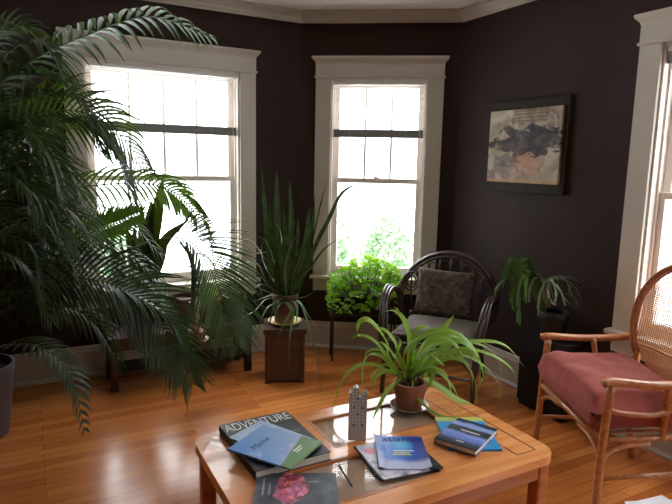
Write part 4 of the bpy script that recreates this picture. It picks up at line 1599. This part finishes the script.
def wicker():
    fwd = V((-.38, -.92, 0)).normalized()
    org = V((.685, 3.625, 0))
    rz = math.atan2(fwd.y, fwd.x) - PI / 2
    root = empty('wicker_chair', tuple(org), rz)
    tag(root, 'dark brown wicker chair with a round hooped back in the corner behind the spider plant', 'chair')
    m = M['dark_rattan']

    def part(nm, fn):
        g = Geo(); fn(g)
        return g.build(nm, m, root, world=False, smooth=True)
    hoop = lambda r, k=0: [(r * math.cos(a), -.205 - .115 * max(0, math.sin(a)) + k, .525 + (.31 * r / .33) * math.sin(a)) for a in [math.radians(-22 + 224 * j / 28) for j in range(29)]]

    def f(g):
        g.tube(hoop(.335), .0155, 10)
        g.tube(hoop(.312, .018), .009, 8)
        g.tube([(x * 1.03, y - .012, z + .012) for x, y, z in hoop(.335)], .008, 8)
    part('back_hoop', f)

    def f(g):
        for k in range(-3, 4):
            x = k * .062
            a = math.asin(max(-1, min(1, (x * 1.35) / .335)))
            xt = .315 * math.sin(a)
            zt_ = .525 + .30 * math.cos(a)
            g.tube([(x, -.235, .36), (x * 1.1, -.26, .56), (xt, -.205 - .11 * math.cos(a), zt_)], .006, 7, 4)
        for k in range(-3, 3):
            xa, xb = k * .062 * 1.22, (k + 1) * .062 * 1.22
            xm = (xa + xb) / 2
            zt_ = .525 + .30 * math.sqrt(max(0, 1 - (xm / .3) ** 2)) - .03
            g.tube([(xa, -.285, zt_ - .07), (xa + (xm - xa) * .3, -.293, zt_ - .015), (xm, -.297, zt_), (xb - (xb - xm) * .3, -.293, zt_ - .015), (xb, -.285, zt_ - .07)], .0045, 6, 3)
    part('back_spokes', f)
    for sx in (-1, 1):
        def f(g):
            for r in (.052, .034):
                g.tube([(sx * .258 + r * math.cos(a), -.235, .635 + r * 1.3 * math.sin(a)) for a in [j * PI / 10 for j in range(21)]], .0055, 7)
            g.tube([(sx * .258, -.238, .57), (sx * .258, -.235, .70)], .005, 7)
            g.tube([(sx * .23, -.24, .36), (sx * .25, -.242, .46), (sx * .258, -.238, .57)], .006, 7, 3)
        part('back_scroll', f)

        def f(g):
            for off in (-.02, 0, .02):
                g.tube([(sx * (.322 + off * .6), -.215, .53), (sx * (.34 + off), -.10, .61 + off * .3), (sx * (.335 + off), .05, .632 + off * .3), (sx * (.318 + off), .19, .56), (sx * (.30 + off), .262 - abs(off) * .3, .42), (sx * (.287 + off), .275, .30)],
                       .0105, 8, 6)
        part('arm', f)
        part('leg', lambda g: g.tube([(sx * .287, .272, .32), (sx * .28, .275, .16), (sx * .285, .29, 0)], .0155, 9, 4))
        part('leg', lambda g: g.tube([(sx * .25, -.235, .42), (sx * .25, -.25, .2), (sx * .265, -.275, 0)], .0155, 9, 4))
        part('side_rail', lambda g: (g.tube([(sx * .285, .27, .17), (sx * .25, -.245, .17)], .01, 8), g.tube([(sx * .29, .26, .34), (sx * .25, -.235, .34)], .012, 8),
                                     g.tube([(sx * .285, .25, .2), (sx * .27, .1, .35), (sx * .26, -.08, .35), (sx * .25, -.22, .2)], .008, 8, 5)))

    def f(g):
        g.tube([(-.285, .275, .34), (.285, .275, .34)], .013, 8)
        g.tube([(-.285, .28, .17), (.285, .28, .17)], .01, 8)
        g.tube([(-.28, .28, .2), (-.15, .28, .33), (0, .28, .355), (.15, .28, .33), (.28, .28, .2)], .008, 8, 5)
        g.tube([(-.25, -.235, .34), (.25, -.235, .34)], .013, 8)
    part('front_rail', f)
    g = Geo(); g.prism([(-.272, .255), (-.238, -.22), (.238, -.22), (.272, .255)], .335, .355)
    g.build('seat', m, root, world=False, bevel=.004)
    M_root = MW[root]
    # loose seat cushion and pillow
    t = NT('mottled_grey_brown_cloth')
    n = t.noise(t.coords(), 26, 5, .65, .7)
    col = t.ramp(n, [(.35, lin((62, 54, 48))), (.5, lin((84, 74, 66))), (.65, lin((112, 102, 92)))])
    pm = t.end(t.principled(col, .95, .1, 0, 0, n, .3, .004))
    so_ = M_root @ V((0, .02, .39))
    g = Geo(); vs, fs = rounded_cushion(.255, .235, .036, p=5, seed=3); g.add(vs, fs)
    o = g.build('seat_cushion', M['seat_grey'], None, smooth=True)
    o.matrix_world = Matrix.Translation(so_) @ Matrix.Rotation(rz, 4, 'Z')
    tag(o, 'flat pale grey seat cushion on the dark wicker chair', 'cushion')
    po = M_root @ V((.0, -.145, .594))
    g = Geo(); vs, fs = rounded_cushion(.2, .16, .06, p=2.6, seed=8); g.add(vs, fs)
    o = g.build('pillow', pm, None, smooth=True)
    o.matrix_world = Matrix.Translation(po) @ Matrix.Rotation(rz, 4, 'Z') @ Matrix.Rotation(math.radians(104), 4, 'X') @ Matrix.Rotation(.02, 4, 'Z')
    tag(o, 'mottled grey brown pillow leaning against the back of the dark wicker chair', 'pillow')


wicker()


# ------------------------------------------------------------------ honey rattan armchair
def armchair():
    org = V((1.372, 2.455, 0))
    rz = math.radians(93)           # local +y looks towards -x of the room
    root = empty('rattan_armchair', tuple(org), rz)
    tag(root, 'honey rattan armchair with a rounded caned back, standing beside the right-hand wall window', 'chair')
    m = M['rattan']

    def part(nm, fn, mat=m):
        g = Geo(); fn(g)
        return g.build(nm, mat, root, world=False, smooth=True)
    # local x : + is the side near the viewer?  rz=90: local x -> world +y (far), local y -> world -x
    back = lambda k, inset=0: None
    pts = []
    for j in range(33):
        a = math.radians(-38 + 256 * j / 32)
        cx, cz = math.cos(a), math.sin(a)
        hw = .262
        x = hw * (abs(cx) ** .85) * (1 if cx > 0 else -1)
        z = .74 + .29 * cz
        pts.append((x, z))
    lean = lambda z: -.085 - (z - .42) * .10
    bow = lambda x: -.055 * (1 - (x / .27) ** 2)
    P3 = lambda x, z, o=0: (x, lean(z) + bow(x) + o, z)
    ring = [(.2, .40)] + [(x, z) for x, z in pts] + [(-.2, .40)]

    def f(g):
        g.tube([P3(x, z) for x, z in ring], .0165, 10, 2)
        g.tube([P3(x * .93, .74 + (z - .74) * .94, .006) for x, z in pts], .007, 8)
        g.tube([P3(x * 1.0, .74 + (z - .74) * 1.0, .017) for x, z in pts], .006, 8)
    part('back_hoop', f)

    def inside(x, z):
        return (abs(x) / .25) ** 2.2 + (abs(z - .74) / .275) ** 2.2 < 1

    def f(g):
        # woven cane as crossing thin strands
        z = .47
        while z < 1.02:
            xs = [x for x in [-.25 + .5 * k / 40 for k in range(41)] if inside(x, z)]
            if len(xs) > 1:
                g.tube([P3(x, z) for x in (xs[0], xs[len(xs) // 4], xs[len(xs) // 2], xs[3 * len(xs) // 4], xs[-1])], .003, 4)
            z += .0098
        x = -.245
        while x < .25:
            zs = [z for z in [.465 + .56 * k / 40 for k in range(41)] if inside(x, z)]
            if len(zs) > 1:
                g.tube([P3(x, z, .003) for z in (zs[0], zs[len(zs) // 2], zs[-1])], .0026, 4)
            x += .0115
        for z in (.60, .615):
            g.tube([P3(x, z, .006) for x in (-.235, -.12, 0, .12, .235)], .0045, 6)
    part('cane_panel', f, M['cane'])
    for sx in (-1, 1):
        ax = sx * .3

        def f(g):
            g.tube([(ax + sx * .005, .325, .612), (ax, .28, .618), (ax + sx * .01, .12, .607), (ax, -.03, .612), (sx * .275, -.125, .63)], .0175, 10, 6)
        part('arm', f)
        part('leg', lambda g: g.tube([(ax, .29, .605), (ax - sx * .002, .30, .42), (ax, .306, .22), (ax + sx * .01, .312, 0)], .0165, 10, 5))
        part('leg', lambda g: g.tube([(sx * .235, -.1, .46), (sx * .24, -.13, .22), (sx * .25, -.17, 0)], .0165, 10, 4))
        part('arm_post', lambda g: g.tube([(ax, .06, .607), (ax - sx * .015, .045, .5), (ax - sx * .03, .04, .36)], .013, 9, 4))
        part('side_rail', lambda g: (g.tube([(ax - sx * .005, .3, .365), (sx * .25, -.115, .365)], .0145, 9),
                                     g.tube([(ax, .29, .50), (ax, .22, .485), (ax - sx * .005, .1, .475), (ax - sx * .01, .04, .49), (ax - sx * .012, .01, .52)], .011, 8, 5),
                                     g.tube([(ax + sx * .003, .31, .22), (ax, .285, .31), (ax - sx * .005, .2, .345), (ax - sx * .01, .1, .35)], .0095, 8, 5),
                                     g.tube([(sx * .29, .31, .2), (sx * .25, -.13, .2)], .01, 8)))

    def f(g):
        g.tube([(-.3, .302, .365), (.3, .302, .365)], .0145, 9)
        g.tube([(-.302, .315, .19), (-.295, .305, .28), (-.2, .302, .338), (-.1, .302, .346)], .0095, 8, 5)
        g.tube([(.302, .315, .19), (.295, .305, .28), (.2, .302, .338), (.1, .302, .346)], .0095, 8, 5)
        g.tube([(-.24, -.11, .365), (.24, -.11, .365)], .0145, 9)
        for k in range(-5, 6):
            g.tube([(k * .045, .3, .368), (k * .04, -.11, .368)], .006, 6)
    part('seat_frame', f)
    MR = MW[root]
    g = Geo(); vs, fs = rounded_cushion(.285, .225, .095, 26, 26, p=7, seed=5, wob=.012, ex=.32); g.add(vs, fs)
    o = g.build('seat_cushion', M['velvet'], None, smooth=True)
    o.matrix_world = MR @ Matrix.Translation((0, .125, .475))
    tag(o, 'puffy dusty red velvet cushion on the seat of the honey rattan armchair', 'cushion')


armchair()

# ------------------------------------------------------------------ light
w = bpy.data.worlds.new('bright_overcast_sky')
S.world = w
w.use_nodes = True
nt = w.node_tree
nt.nodes.clear()
wo = nt.nodes.new('ShaderNodeOutputWorld')
bg = nt.nodes.new('ShaderNodeBackground')
bg.inputs['Color'].default_value = (.93, .97, 1.0, 1)
tc_ = nt.nodes.new('ShaderNodeTexCoord')
sx_ = nt.nodes.new('ShaderNodeSeparateXYZ')
mr_ = nt.nodes.new('ShaderNodeMapRange')
mr_.inputs['From Min'].default_value = 0
mr_.inputs['From Max'].default_value = 1
mr_.inputs['To Min'].default_value = 4.0     # overcast sky: the zenith is brighter than the horizon
mr_.inputs['To Max'].default_value = 19.0
nt.links.new(tc_.outputs['Generated'], sx_.inputs[0])
nt.links.new(sx_.outputs['Z'], mr_.inputs['Value'])
nt.links.new(mr_.outputs[0], bg.inputs['Strength'])
nt.links.new(bg.outputs[0], wo.inputs[0])
S.view_settings.view_transform = 'Standard'
S.view_settings.look = 'None'
S.view_settings.gamma = 1
S.view_settings.exposure = 0.0
S.cycles.use_denoising = True
S.cycles.max_bounces = 10
S.cycles.transparent_max_bounces = 16
S.cycles.sample_clamp_indirect = 12
S.cycles.caustics_reflective = False
S.cycles.caustics_refractive = False
